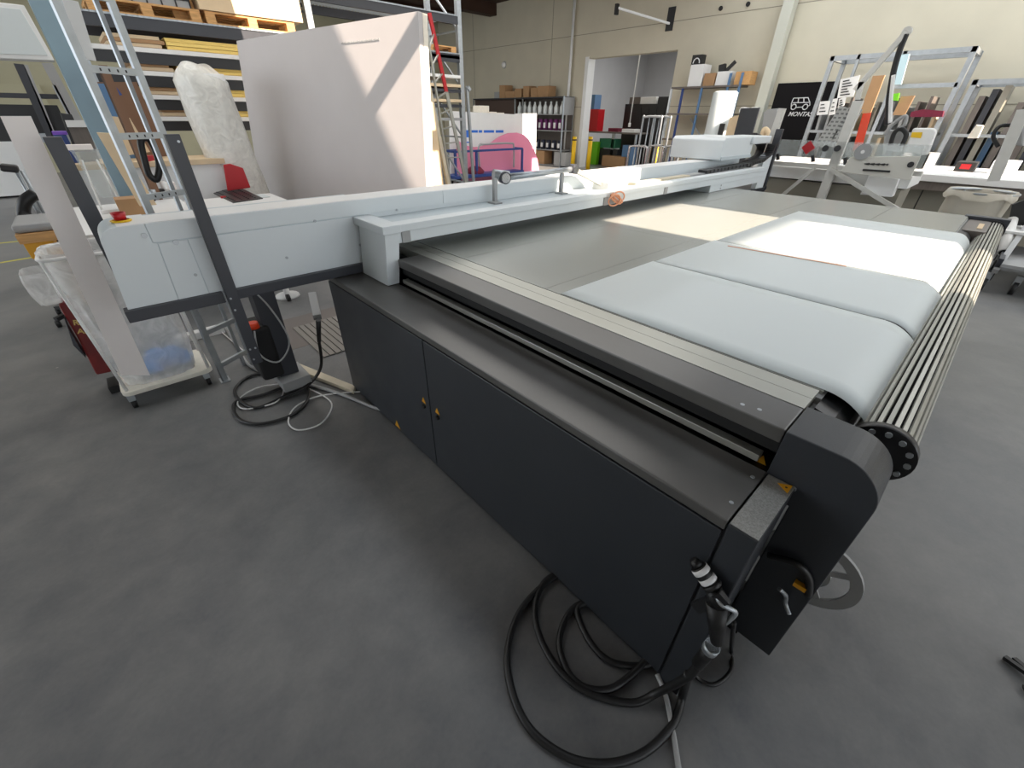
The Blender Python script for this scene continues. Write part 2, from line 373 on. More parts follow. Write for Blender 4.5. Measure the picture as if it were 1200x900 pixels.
# film roller with slats
rl = MB().cyl((1.28, -.055, .862), (5.2, -.055, .862), .047, n=24).build('slat_roller', M_blackm, ft)
RC = Vector((0, -.055, .862)); RR = .068
slat = None
for k in range(24):
    a = 2*math.pi*k/24+.1
    c = RC+Vector((0, math.cos(a), math.sin(a)))*RR; tdir = Vector((0, -math.sin(a), math.cos(a))); nd = Vector((0, math.cos(a), math.sin(a)))
    m = MB(); w2 = .0056
    q = [c-tdir*w2-nd*.004, c+tdir*w2-nd*.004, c+tdir*w2*.9+nd*.001, c-tdir*w2*.9+nd*.001]
    m.slab([Vector((1.3, p.y, p.z)) for p in q], (3.88, 0, 0)).build('slat', M_alu, rl)
MB().cyl((1.268, -.055, .862), (1.298, -.055, .862), .079, n=32).build('end_disc', M_black, rl)
MB().cyl((5.18, -.055, .862), (5.2, -.055, .862), .079, n=32).build('end_disc', M_black, rl)
MB().cyl((1.2, -.055, .862), (1.27, -.055, .862), .025, n=16).build('axle', M_steel, rl)
for k in range(12):
    a = 2*math.pi*k/12; MB().cyl((1.262, -.055+.064*math.cos(a), .862+.064*math.sin(a)), (1.27, -.055+.064*math.cos(a), .862+.064*math.sin(a)), .0075, n=8).build('bolt', M_steel, rl)
# bearing block at the far end of the roller
MB().box(4.62, 5.2, -.03, .10, .86, .93).build('bearing_plate', M_browng, ft)
MB().box(4.75, 5.0, .0, .03, .93, .935).build('sticker', M_cardl, ft)
MB().box(5.2, 5.3, -.13, .14, .76, .955).build('end_bracket', M_dark, ft, .004)
# hand wheel (flange of the unwinder) low behind the end plate
hw = MB(); wc = Vector((1.36, -.075, .27)); n = 40
def ring(mb, c, r1, r2, th):
    n = 40; vs = []
    for (r, dx) in ((r1, 0), (r2, 0), (r2, th), (r1, th)):
        for i in range(n): vs.append(c+Vector((dx, r*math.cos(2*math.pi*i/n), r*math.sin(2*math.pi*i/n))))
    fs = [(j*n+i, j*n+(i+1) % n, ((j+1) % 4)*n+(i+1) % n, ((j+1) % 4)*n+i) for j in range(4) for i in range(n)]
    mb.add(vs, fs)
ring(hw, wc, .12, .155, .012); ring(hw, wc, .045, .068, .02)
for k in range(4):
    a = math.radians(45+90*k+12); d = Vector((0, math.cos(a), math.sin(a))); hw.bar(wc+d*.06+Vector((.006,0,0)), wc+d*.125+Vector((.006,0,0)), .008, .02)
whl = hw.build('unwinder_flange', M_greyp, ft)
MB().cyl(wc+Vector((-.12, 0, 0)), wc+Vector((.6, 0, 0)), .03, n=16).build('unwinder_shaft', M_dark, ft)
# clutter in the dark gap at the end: lever, cables
MB().tube([(1.0, -.03, .5), (1.02, -.05, .47), (1.04, -.06, .42), (1.03, -.08, .4)], .006).build('lever', M_steel, ft)
MB().tube([(1.03, .03, .56), (1.03, -.03, .59), (1.04, -.07, .56), (1.04, -.09, .5)], .01).build('hose', M_rubber, ft)
MB().box(1.03, 1.045, -.08, -.05, .51, .525).build('sticker', M_warn, ft)

# film sheets on the bed
def sheet(name, x0, x1, yf, curl, label, colr=M_paper, y_end=.0, lift=.0):
    m = MB(); prof = [(yf, 0), (yf*.66, 0), (yf*.33, 0), (curl, 0)]
    for k in range(1, 9):
        t = k/8; prof.append((curl+(y_end-curl)*t, -.05*t**2.2))
    prof += [(y_end-.014, -.075), (y_end-.014, -.16)]
    nx = 8; vs = []
    for i in range(nx+1):
        x = x0+(x1-x0)*i/nx
        for y, dz in prof: vs.append((x, y, TZ+.0018+lift+dz))
    np_ = len(prof)
    fs = [(i*np_+j, i*np_+j+1, (i+1)*np_+j+1, (i+1)*np_+j) for i in range(nx) for j in range(np_-1)]
    m.add(vs, fs, True); o = m.build(name, colr, loc=((x0+x1)/2, yf/2, TZ))
    s = o.modifiers.new('s', 'SOLIDIFY'); s.thickness = .0006; s.offset = 1
    return tag(o, label, 'sheet', 'film sheets on the cutting bed')
sheet('film_sheet', 1.332, 2.075, 1.13, .12, 'white film sheet on the bed next to the black side cover')
sheet('film_sheet', 2.082, 2.79, 1.12, .11, 'white film sheet in shade between two others on the bed')
sheet('film_sheet', 2.797, 4.32, 1.11, .10, 'sunlit white film sheet farthest across the bed', y_end=.02)
tag(MB().bar(AZ(853, 288, TZ+.004), AZ(992, 312, TZ+.004), .012, .002).build('edge_glow_strip', M_copper_glow), 'thin orange strip standing in for the glow along the sunlit sheet edge', 'strip')  # orange glow at the sheet edge, put in as a coloured strip

# ---- control cabinet along the near side
CX, CT = .805, .81
cb = thing('control_cabinet', 'long low anthracite steel cabinet in front of the cutting table', 'cabinet', (.925, 1.3, 0))
MB().box(CX+.012, X0-.006, .1, 2.49, .0, .775).build('body', M_anth, cb)
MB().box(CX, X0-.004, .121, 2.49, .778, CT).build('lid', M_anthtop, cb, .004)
for y0, y1 in ((.124, 1.452), (1.458, 2.487)):
    MB().box(CX, CX+.012, y0, y1, .03, .772).build('door', M_anth, cb, .003)
MB().box(CX-.001, X0-.006, .05, .1175, .0, CT-.003).build('end_cover', M_anth, cb, .004)
MB().box(CX+.001, X0-.008, .052, .116, CT-.003, CT-.0005).build('end_cap', M_grain, cb, .001)
for k, (y, z) in enumerate(((1.51, .385), (1.39, .385))):
    MB().cyl((CX-.012, y, z), (CX, y, z), .012, n=12).build('lock', M_black, cb)
    MB().slab([(CX-.0015, y-.018, z+.022), (CX-.0015, y+.018, z+.022), (CX-.0015, y, z+.055)], (.0014, 0, 0)).build('warning_label', M_warn, cb)
MB().slab([(CX-.0015, 1.84, .035), (CX-.0015, 1.90, .035), (CX-.0015, 1.87, .085)], (.0014, 0, 0)).build('warning_label', M_warn, cb)
c = AZ(920, 571, CT+.0003)
MB().slab([(c.x-.018, .058, CT-.0002), (c.x+.02, .058, CT-.0002), (c.x+.002, .088, CT-.0002)], (0, 0, .0008)).build('warning_label', M_warn, cb)
MB().cyl((c.x+.001, .067, CT), (c.x+.001, .067, CT+.001), .003, n=8).build('warning_mark', M_ink, cb)
c = AX(899, 547, 1.07)
MB().slab([(1.085, .135, .797), (1.085, .165, .797), (1.085, .15, .825)], (.001, 0, 0)).build('warning_label', M_warn, cb)
for (px, py) in ((882, 559), (857, 589)):
    c = AZ(px, py, CT); MB().cyl((c.x, c.y, CT), (c.x, c.y, CT+.0012), .0055, n=12).build('screw', M_steel, cb)

# power plug hanging on the cabinet end
pl = thing('power_plug', 'black industrial connector with white labels hanging on the cabinet end', 'plug', (.78, .14, .5))
a = AX(812, 655, .775); b = AX(836, 688, .775); ax = (b-a).normalized()
MB().cyl(a, a+ax*.02, .010, .018).cyl(a+ax*.02, b-ax*.012, .020, .022).cyl(b-ax*.012, b, .024, .024).build('connector', M_rubber, pl)
for f in (.30, .62):
    q = a+(b-a)*f; MB().cyl(q, q+ax*.014, .0215, .0222, n=16).build('label', M_label, pl)
c2_ = AX(846, 720, .775); c3_ = AX(826, 763, .77); c4_ = AX(833, 755, .77)
MB().cyl(b, b+(c2_-b)*.6, .019, .028).cyl(b+(c2_-b)*.5, AX(840, 752, .77), .03, .016).build('strain_relief', M_rubber, pl)
MB().tube([b, b+Vector((-.02, -.03, -.01)), AX(862, 718, .775), AX(848, 732, .775)], .006).build('clip_wire', M_steel, pl)
MB().bar(AX(815, 712, .76), AX(850, 700, .76), .012, .03).build('clamp', M_black, pl)
e1 = AX(835, 757, .77); e2 = AX(818, 778, .77); MB().cyl(e1, e2, .019, .017).build('lower_sleeve', M_rubber, pl)
MB().cyl(e1, e1+(e2-e1)*.22, .0202, .0202, n=16).build('metal_collar', M_steel, pl)

# heavy cable loops on the floor
def G(px, py, z=.014): return AZ(px, py, z)
r = .0125
m = MB()
m.tube([e2, AX(806, 793, .76), G(770, 812, .05), G(740, 824), G(690, 812), G(655, 785), G(632, 745), G(627, 710), G(640, 680), G(668, 668, .02), AZ(700, 660, .02)], r)
m.tube([AZ(680, 665, .02), G(648, 677), G(612, 712), G(595, 760), G(600, 810), G(622, 855), G(665, 887), G(712, 895), G(755, 882), G(788, 850), G(800, 815, .03), AX(806, 790, .76)], r)
m.tube([AZ(720, 700, .02), G(675, 710), G(656, 745), G(662, 780), G(682, 804), G(712, 808), G(735, 795), G(755, 775, .02), AZ(765, 755, .03)], .012)
m.tube([AZ(690, 705, .02), G(676, 715), G(690, 750), G(715, 775), G(752, 780), AZ(780, 770, .03)], .012)
tag(m.build('power_cable', M_rubber), 'thick black power cable coiled in big loops below the cabinet end', 'cable')
tag(MB().tube([AX(860, 730, .85), G(857, 760, .03), G(857, 785), G(838, 802), G(818, 795), G(812, 780, .05)], .007).build('signal_cable', M_rubber), 'thin black cable loop hanging under the corner of the cabinet end', 'cable')
tag(MB().tube([AZ(770, 790, .02), G(780, 815, .012), G(789, 860, .012), G(796, 905, .012), G(800, 930, .012)], .0085).build('grey_cable', M_greyp), 'pale grey cable running from under the cabinet to the bottom edge', 'cable')
# left cable coil
m = MB(); m.tube([AX(374, 400, .72), AX(376, 430, .70), G(360, 452, .05), G(330, 466), G(300, 478), G(280, 468), G(276, 455), G(295, 440), G(330, 437), G(355, 448), G(362, 465), G(345, 485), G(310, 496), G(285, 494), G(274, 482), G(278, 470), G(310, 462), G(345, 448), G(352, 440, .02)], .0105)
tag(m.build('power_cable', M_rubber), 'black power cable coiled on the floor left of the cabinet', 'cable')
tag(MB().tube([G(255, 385), G(290, 415), G(318, 437), G(332, 455), G(325, 470), G(300, 478), G(282, 478), G(280, 468), G(300, 455), G(330, 450), G(360, 455), G(385, 468), G(388, 480), G(375, 497), G(350, 504), G(338, 495), G(345, 478), G(370, 465), G(405, 460), G(422, 459)], .0045).build('white_cable', M_white), 'thin white cable looping beside the black coil on the floor', 'cable')
tag(MB().tube([G(262, 380), G(280, 410), G(292, 428), G(320, 440), G(360, 450), G(400, 462), G(437, 477), AZ(450, 480, .02)], .011).build('lilac_cable', M_greyp), 'pale lilac grey cable on the floor running under the cabinet', 'cable')
# plug on the far end of the cabinet
pc = thing('plug_connector', 'grey metal connector with black cable on the far cabinet end', 'plug', AX(365, 350, .78))
MB().bar(AX(366, 345, .80), AX(372, 372, .74), .05, .045).build('housing', M_greyp, pc, .004)
MB().cyl(AX(373, 375, .73), AX(374, 400, .72), .016, .013).build('sleeve', M_rubber, pc)

# ============================================================ GANTRY BEAM
gb = thing('gantry_beam', 'long pale grey blue gantry beam spanning the cutting table', 'machine', (2.5, 2.45, .8))
BX0, BX1, BYF = -.065, 6.05, 2.4
# left housing with rounded upper left corner
pr = [(BX0+.12, .865), (BX0, .99), (BX0, 1.14)]+[(BX0+.05-.05*math.cos(math.radians(a)), 1.15+.05*math.sin(math.radians(a))) for a in range(15, 91, 15)]+[(1.06, 1.2), (1.06, .865)]
pr = [(-.10, .865), (-.062, 1.14)]+[(-.012-.05*math.cos(math.radians(a)), 1.15+.05*math.sin(math.radians(a))) for a in range(15, 91, 15)]+[(1.06, 1.2), (1.06, .865)]
ARC = [(-.012-.064*math.cos(math.radians(a)), 1.136+.064*math.sin(math.radians(a))) for a in range(10, 91, 10)]
pr = [(-.098, .865), (-.074, 1.125)]+ARC+[(1.06, 1.2), (1.06, .865)]
MB().slab([(x, BYF+.004, z) for x, z in pr], (0, .24, 0)).build('housing_core', M_beamd, gb)
# front plates with joints
def fplate(pts, name='front_panel'): MB().slab([(x, BYF, z) for x, z in pts], (0, .006, 0)).build(name, M_beam, gb, .0015)
fplate([(-.10, .862), (-.076, 1.125)]+ARC+[(.085, 1.2), (.085, 1.122), (.10, 1.118), (.085, .862)])
xs0 = .0925
fplate([(.088, .862), (.103, 1.117), (.21, 1.117), (.21, .862)])
fplate([(.2125, .862), (.2125, 1.117), (1.055, 1.117), (1.055, .862)])
fplate([(.088, 1.1235), (.088, 1.2), (1.6, 1.2), (1.6, 1.1235)], 'upper_panel')
fplate([(1.6025, 1.1235), (1.6025, 1.2), (3.2, 1.2), (3.2, 1.1235)], 'upper_panel')
fplate([(3.2025, 1.09), (3.2025, 1.2), (BX1, 1.2), (BX1, 1.09)], 'upper_panel')
MB().box(.085, BX1, BYF+.006, BYF+.16, .9, 1.2).build('back_profile', M_beam, gb, .003)
MB().box(.03, BX1, BYF+.01, BYF+.2, 1.197, 1.203).build('top_plate', M_white, gb, .001)
MB().box(-.005, .1, BYF+.004, BYF+.24, 1.196, 1.2035).build('top_plate', M_white, gb, .001)
for (px, py) in ((206, 284), (169, 276+0), (336, 302), (369, 259), (229, 322), (422, 287), (465, 246)):
    c = AY(px, py, BYF); MB().cyl((c.x, BYF-.004, c.z), (c.x, BYF+.002, c.z), .007 if px > 210 else .011, n=12).build('screw', M_steel, gb)
# dark bar under the beam and the uprights
MB().box(-.115, .262, 2.37, 2.44, .812, .864).build('bottom_bar', M_dark, gb, .003)
MB().box(.30, 1.08, 2.37, 2.44, .815, .864).build('bottom_bar', M_dark, gb, .003)
up = MB().box(.268, .318, 2.33, 2.37, .47, 1.525).build('upright', M_dark, gb, .002)
for z in (.5, .56, .78, .84): MB().cyl((.28, 2.326, z), (.28, 2.331, z), .005, n=8).build('screw', M_steel, gb)
for z in (.56,): MB().cyl((.305, 2.326, z), (.305, 2.331, z), .005, n=8).build('screw', M_steel, gb)
MB().cyl((.305, 2.326, 1.5), (.305, 2.331, 1.5), .005, n=8).build('screw', M_steel, gb)
a = AY(45, 152, 3.0); b = AY(64, 155, 3.0)
MB().box(a.x-.0, b.x+.015, 2.97, 3.03, .88, 1.5).build('upright', M_dark, gb, .002)
MB().box(-.08, -.0, 2.62, 3.03, .87, .93).build('cross_bar', M_dark, gb)
# tray and front rail
RY = 2.06
MB().box(1.0, BX1, RY+.085, BYF+.004, 1.085, 1.1).build('cable_tray', M_beamd, gb, .001)
MB().box(.99, BX1, RY+.0, RY+.09, 1.08, 1.118).build('rail_cap', M_beam, gb, .003)
MB().box(1.06, BX1, RY+.012, RY+.06, 1.022, 1.08).build('front_rail', M_beam, gb, .002)
MB().slab([(1.0, RY+.004, 1.078), (1.085, RY+.004, 1.078), (1.047, RY+.004, .813), (.975, RY+.004, .813)], (0, .3, 0)).build('support_foot', M_beam, gb, .003)
MB().box(.988, 1.095, RY-.006, BYF, 1.078, 1.12).build('foot_cap', M_beam, gb, .004)
for x in (1.1, 2.86, 2.94, 3.75): MB().box(x, x+.05, RY+.004, RY+.013, 1.022, 1.08).build('sensor_plate', M_greyp, gb)
# links of the energy chain lying in the tray
for k in range(70):
    x = 3.45+k*.032; MB().box(x, x+.027, RY+.12, RY+.2, 1.1, 1.125).build('chain_link', M_woodp if x < 4.4 else M_greyp, gb)
# right hand foot
MB().box(4.7, 6.05, RY+.02, RY+.3, .95, 1.08).build('support_foot', M_beam, gb, .004)
for z in (.97, 1.0, 1.03): MB().cyl((4.95, RY+.018, z), (4.95, RY+.022, z), .01, n=8).build('screw', M_greyp, gb)
# camera linkage on the rail
rd = thing('rod_linkage', 'aluminium rod with round hinges mounted on the gantry beam', 'arm', AY(620, 215, 2.3))
A1 = AY(592, 208, 2.33); A2 = AY(672, 198, 2.33); A3 = AY(712, 220, 2.24)
MB().cyl(AY(578, 204, 2.37), AY(596, 206, 2.33), .03, .03).build('motor_drum', M_steel, rd)
MB().cyl(A1+Vector((-.02, -.03, 0)), A1+Vector((.0, .03, 0)), .038, n=24).build('hinge', M_dark, rd)
MB().cyl(A1+Vector((-.022, -.035, 0)), A1+Vector((-.018, -.028, 0)), .03, n=24).build('hinge_cap', M_chrome, rd)
MB().cyl(A1, A2, .022, .018).build('rod', M_steel, rd)
MB().cyl(A2+Vector((0, -.03, 0)), A2+Vector((0, .03, 0)), .034, n=24).build('hinge', M_dark, rd)
MB().cyl(A2+Vector((0, -.034, 0)), A2+Vector((0, -.03, 0)), .026, n=24).build('hinge_cap', M_chrome, rd)
MB().bar(A2, A3, .05, .03).bar(A2+Vector((0, .05, 0)), A3+Vector((0.02, .04, 0)), .03, .02).build('lower_arm', M_alu, rd)
for px in (580, 659):
    a = AY(px, 209 if px == 580 else 203, 2.33); MB().box(a.x-.012, a.x+.012, 2.32, 2.345, 1.1, a.z).build('post', M_greyp, rd)
    MB().box(a.x-.05, a.x+.012, 2.27, 2.35, 1.1, 1.11).build('bracket', M_greyp, rd)
MB().box(A3.x-.09, A3.x+.16, 2.17, 2.33, 1.1, 1.16).build('clamp_block', M_white, rd, .005)
c = AY(724, 234, 2.03)
cw = MB()
for k in range(4): cw.tube([c+Vector((.075*math.cos(t+k)+.03*(k-1.5), .008*k, .04*math.sin(t)+.004*k)) for t in [i*math.pi/4 for i in range(8)]], .006, closed=True)
tag(cw.build('wire_bundle', M_copper_glow), 'coil of copper and clear wires hanging from the gantry rail', 'wires')
# print head carriage at the right end
cg = thing('carriage', 'pale grey blue carriage housing riding at the right end of the beam', 'carriage', (5.6, 2.45, 1.2))
MB().slab([(5.2, 2.27, 1.21), (5.2, 2.27, 1.40), (5.24, 2.27, 1.43), (6.0, 2.27, 1.43), (6.0, 2.27, 1.21)], (0, .62, 0)).build('housing', M_beam, cg, .01)
MB().box(5.2, 6.0, 2.258, 2.27, 1.21, 1.245).build('lower_trim', M_beamd, cg, .003)
MB().box(5.9, 6.45, 2.24, 2.62, 1.35, 1.43).build('hood', M_beam, cg, .012)
m = MB(); chain = [(6.45, 1.34), (6.42, 1.24), (6.2, 1.17), (5.8, 1.15), (5.2, 1.14), (4.7, 1.135)]
for k in range(len(chain)-1):
    a, b = chain[k], chain[k+1]; n = 6
    for i in range(n):
        p = (a[0]+(b[0]-a[0])*i/n, a[1]+(b[1]-a[1])*i/n); q = (a[0]+(b[0]-a[0])*(i+.8)/n, a[1]+(b[1]-a[1])*(i+.8)/n)
        m.bar((p[0], 2.21, p[1]), (q[0], 2.21, q[1]), .1, .03)
o = m.build('energy_chain', M_black, cg); o['kind'] = 'stuff'
# end panel of the beam
ge = thing('beam_end_stand', 'white and black slanted end panel where the gantry beam stops', 'panel', (6.3, 2.35, 0))
MB().box(6.3, 6.55, 2.2, 2.26, .82, 1.22).build('white_panel', M_beam, ge, .004)
MB().box(6.62, 6.67, 2.2, 2.28, 0, 1.5).build('post', M_dark, ge, .004)
MB().box(6.95, 7.25, 2.38, 2.44, .85, 1.2).build('white_panel', M_beam, ge, .004)
MB().box(5.8, 6.7, 2.2, 2.5, .8, .84).build('foot', M_dark, ge)

# cup on the beam's left end
t = thing('candle_cup', 'small red cup in a yellow saucer on the left end of the beam', 'cup', (.02, 2.5, 1.204))
MB().lathe((.02, 2.5, 1.204), [(0, 0), (.035, 0), (.038, .006), (.03, .008)], 20).build('saucer', M_yel, t)
MB().lathe((.02, 2.5, 1.21), [(0, 0), (.02, 0), (.026, .03), (.022, .03), (.018, .006)], 20).build('cup', M_red, t)

# ============================================================ LEFT FOREGROUND GROUP
dl = thing('bin_trolley', 'low white wheeled dolly with rod frame under the waste bag', 'trolley', (-.12, 3.3, 0))
cs = [AZ(145, 462, .12), AZ(247, 430, .12), AZ(240, 414, .12), AZ(140, 442, .12)]
bx = MB(); X_ = [cs[0].x, cs[1].x]; 
def rrect(x0, x1, y0, y1, r, n=5):
    out = []
    for cx, cy, a0 in ((x1-r, y0+r, -90), (x1-r, y1-r, 0), (x0+r, y1-r, 90), (x0+r, y0+r, 180)):
        for k in range(n+1):
            a = math.radians(a0+90*k/n); out.append((cx+r*math.cos(a), cy+r*math.sin(a)))
    return out
MB().slab([(x, y, .10) for x, y in rrect(-.36, .13, 3.17, 3.56, .05)], (0, 0, .03)).build('deck', mat('dolly cream', '#dedacd', .6, noise=.05), dl, .004)
for (x, y) in ((-.33, 3.21), (.08, 3.21), (.08, 3.52), (-.33, 3.52)):
    wv = MB().cyl((x-.012, y, .03), (x+.012, y, .03), .03, n=16).build('caster', M_rubber, dl)
    MB().box(x-.018, x+.018, y-.02, y+.02, .055, .1).build('caster_fork', M_steel, wv)
for (x, y) in ((-.33, 3.2), (.11, 3.2), (.11, 3.53), (-.33, 3.53)):
    MB().cyl((x, y, .13), (x+(-.03 if x < 0 else -.0), y, .95), .009, n=8).build('rod', M_white, dl)
MB().tube([(x, y, .95) for x, y in rrect(-.37, .11, 3.18, 3.55, .05, 3)], .01, closed=True, smooth_curve=False).build('hoop', M_white, dl)
# bag
def bag(name, x0, x1, y0, y1, z0, z1, m_, label, bulge=.03, n=28, seed=3, parent=None, drape=.2, kind=None):
    rnd = random.Random(seed); m = MB(); vs = []; rows = 12
    ph = [rnd.uniform(0, 6.28) for _ in range(6)]
    for j in range(rows+1):
        t = j/rows; z = z0+(z1-z0)*t; base = rrect(x0, x1, y0, y1, min(x1-x0, y1-y0)*.35, n//4-1)
        cx, cy = (x0+x1)/2, (y0+y1)/2; sc = 1+bulge*math.sin(t*3)*1.0-.12*(1-t)**3
        for i, (x, y) in enumerate(base):
            k = sc*(1+.03*math.sin(i*1.9+ph[0]+t*4)+.02*math.sin(i*4.1+ph[1]-t*7))
            vs.append((cx+(x-cx)*k, cy+(y-cy)*k, z))
    nb = len(base)
    if drape:
        for i in range(nb):
            v = Vector(vs[rows*nb+i]); c = Vector((cx, cy, v.z)); vs.append(c+(v-c)*1.07+Vector((0, 0, .01)))
        for i in range(nb):
            v = Vector(vs[rows*nb+i]); c = Vector((cx, cy, v.z)); vs.append(c+(v-c)*(1.14+.04*math.sin(i*2.3))-Vector((0, 0, drape*(1+.35*math.sin(i*1.3)))))
        rows += 2
    fs = [(j*nb+i, j*nb+(i+1) % nb, (j+1)*nb+(i+1) % nb, (j+1)*nb+i) for j in range(rows) for i in range(nb)]
    fs.append(tuple(range(nb))[::-1]); m.add(vs, fs, True)
    o = m.build(name, m_, parent)
    return tag(o, label, 'bag') if label else o
bag('waste_bag', -.35, .08, 3.2, 3.53, .133, .96, M_bag, 'translucent waste bag with blue rags standing on the white dolly')
rg = MB()
for k in range(5): rg.lathe((-.14+.04*k-.02, 3.33+.03*(k % 3), .18+.05*(k % 2)), [(0, -.04), (.05, -.03), (.07, .01), (.04, .05), (0, .06)], 9)
tag(rg.build('blue_rags', M_bluebag), 'bright blue rags in the bottom of the waste bag', 'rags')
# tall white panel
tag(MB().slab([AY(0, 136, 3.12), AY(36, 136, 3.12), AY(176, 440, 3.12), AY(142, 440, 3.12)], (0, .012, 0)).build('tall_panel', M_panelw), 'tall narrow off white board standing by the waste bag', 'board')
# red machine and hose behind bag
hv = thing('yellow_lift_truck', 'yellow hand lift truck with grey seat top and wooden edge', 'truck', AZ(60, 400, 0))
p = [AY(16, 272, 3.9), AY(24, 264, 3.9), AY(60, 278, 3.9), AY(78, 290, 3.9)]
a = AY(17, 275, 3.9); b = AY(80, 290, 3.9)
MB().box(a.x, b.x, 3.9, 4.3, a.z-.0, a.z+.05).build('grey_top', M_greyp, hv, .02)
MB().box(a.x, b.x, 3.88, 4.3, a.z-.055, a.z-.001).build('wood_edge', M_wood, hv, .003)
MB().box(a.x+.01, b.x-.05, 3.9, 4.28, a.z-.15, a.z-.056).build('yellow_frame', M_pallety, hv, .006)
MB().slab([(a.x+.02, 3.95, a.z-.15), (a.x+.18, 3.95, a.z-.15), (a.x+.24, 3.95, .35), (a.x+.16, 3.95, .35)], (0, .2, 0)).build('yellow_leg', M_pallety, hv, .005)
MB().box(a.x+.1, a.x+.4, 3.9, 4.25, .06, .35).build('base', M_dark, hv, .01)
for y in (3.92, 4.2): MB().cyl((a.x+.12, y, .04), (a.x+.17, y, .04), .04).build('wheel', M_rubber, hv)
vc = thing('red_canister', 'dark red machine body with gold letters behind the waste bag', 'canister', AZ(120, 432, 0))
q1 = AY(72, 352, 3.45); q2 = AY(90, 352, 3.45); q3 = AY(128, 438, 3.45); q4 = AY(112, 440, 3.45)
MB().slab([AY(68, 358, 3.5), AY(84, 350, 3.5), AY(104, 390, 3.5), AY(132, 436, 3.5), AY(113, 440, 3.5), AY(90, 395, 3.5)], (0, .16, 0)).build('body', M_dred, vc, .012)
MB().slab([AY(75, 372, 3.49), AY(80, 385, 3.49), AY(101, 420, 3.49), AY(86, 405, 3.49)], (0, .1, 0)).build('side_guard', M_dark, vc, .01)
cpos = AY(86, 381, 3.488)
text_obj('RO', M_gold, vc, cpos, (1, 0, -.25), (.25, 0, 1), .045, .001, offset=.001)
cpos = AY(91, 391, 3.488)
text_obj('ALL', M_gold, vc, cpos, (1, 0, -.25), (.25, 0, 1), .045, .001, offset=.001)
MB().box(q3.x-.05, q3.x+.05, 3.5, 3.66, 0, .05).build('foot', M_rubber, vc)
bag('plastic_bag', AY(42, 352, 3.55).x, AY(78, 352, 3.55).x, 3.5, 3.7, AY(45, 358, 3.55).z, AY(45, 318, 3.55).z, M_bag, 'crumpled clear plastic bag hanging off the red machine body', .1, seed=9, drape=0)
va = thing('vacuum_hose', 'thick black ribbed hose curving beside the tall panel', 'hose', AY(35, 300, 4.2))
MB().tube([AY(42, 227, 4.4), AY(30, 236, 4.4), AY(28, 252, 4.4), AY(36, 266, 4.3), AY(52, 276, 4.2), AY(72, 286, 4.1), AY(90, 296, 4.1)], .035, 12).build('hose', M_rubber, va)
oc = thing('office_chair', 'grey office chair with black armrest at the far left edge', 'chair', AZ(40, 262, 0))
c = AZ(45, 262, 0)
MB().bar(AY(0, 196, 5.2), AY(22, 198, 5.2), .12, .05).build('armrest', M_rubber, oc, .015)
for dx in (0, .03): MB().cyl(AY(19, 200, 5.2)+Vector((dx, 0, 0)), AY(52, 262, 5.2)+Vector((dx, 0, 0)), .012).build('post', M_steel, oc)
MB().box(-.6, -.32, 5.1, 5.5, .42, .50).build('seat', M_rubber, oc, .02)
MB().cyl((-.45, 5.3, .1), (-.45, 5.3, .42), .03).build('column', M_steel, oc)
for k in range(5):
    a = k*1.2566; e = Vector((-.45+.3*math.cos(a), 5.3+.3*math.sin(a), .07)); lg = MB().bar((-.45, 5.3, .11), e, .04, .03).build('leg', M_black, oc)
    MB().cyl(e+Vector((-.015, 0, -.04)), e+Vector((.015, 0, -.04)), .03).build('wheel', M_rubber, lg)

# cable ladder (vertical) behind the beam
cl = thing('cable_ladder', 'galvanised cable ladder rising vertically behind the gantry beam', 'ladder', (.28, 3.25, 0))
LA, LB = Vector((.17, 3.19, 0)), Vector((.385, 3.31, 0))
ld = (LB-LA).normalized(); lean = Vector((-.03, .02, 0))
for P_ in (LA, LB):
    MB().bar(P_, P_+Vector((0, 0, 4.2))+lean, .018, .036, up=ld).build('rail', M_steel, cl)
    of = Vector((.012, .06, 0)) if P_ is LA else Vector((-.055, .03, 0)); MB().bar(P_+of, P_+of+Vector((0, 0, 4.2))+lean, .012, .022, up=ld).build('rail', M_steel, cl)
for z in (.12, .37, .64, .92, 1.2, 1.49, 1.77, 2.06, 2.35):
    s_ = lean*z/4.2
    rg_ = MB().bar(LA+Vector((0, 0, z))+s_, LB+Vector((0, 0, z))+s_, .02, .03).build('rung', M_steel, cl)
    if z > 1:
        for k in range(4): c = LA+(LB-LA)*(.25+.16*k)+Vector((0, 0, z))+s_; MB().bar(c+Vector((-.007, -.0112, 0)), c+Vector((.007, -.0105, 0)), .001, .012).build('slot', M_ink, rg_)
MB().box(.14, .2, 3.16, 3.24, 0, .006).build('foot_plate', M_steel, cl)
m = MB(); z = 1.75
for k in range(9): m.box(.1+.0*k, .16, 3.5, 3.52, z+k*.09, z+k*.09+.06)
tag(MB().tube([AY(165, 165, 3.6), AY(170, 190, 3.6), AY(175, 205, 3.6), AY(184, 210, 3.6), AY(186, 190, 3.6), AY(176, 165, 3.6)], .018, closed=True).build('black_cable_loop', M_rubber), 'black cables strapped between the ladder rails', 'cable')
tag(MB().bar(AY(82, 0, 3.9), AY(104, 70, 3.9), .065, .02).build('white_cable_cover', M_white), 'bumpy white cable strip running down beside the ladder', 'cable')
# blue grey column
tag(MB().box(.13, .34, 6.2, 6.4, 0, RZ).build('steel_column', M_pillar, None, .004), 'blue grey painted steel roof column at the upper left', 'column')
tag(MB().box(.4, .46, 6.0, 6.3, .3, 1.95).build('brown_board', mat('dark brown sheet', '#7a5a44', .7)), 'narrow brown board standing against the blue grey column', 'board')
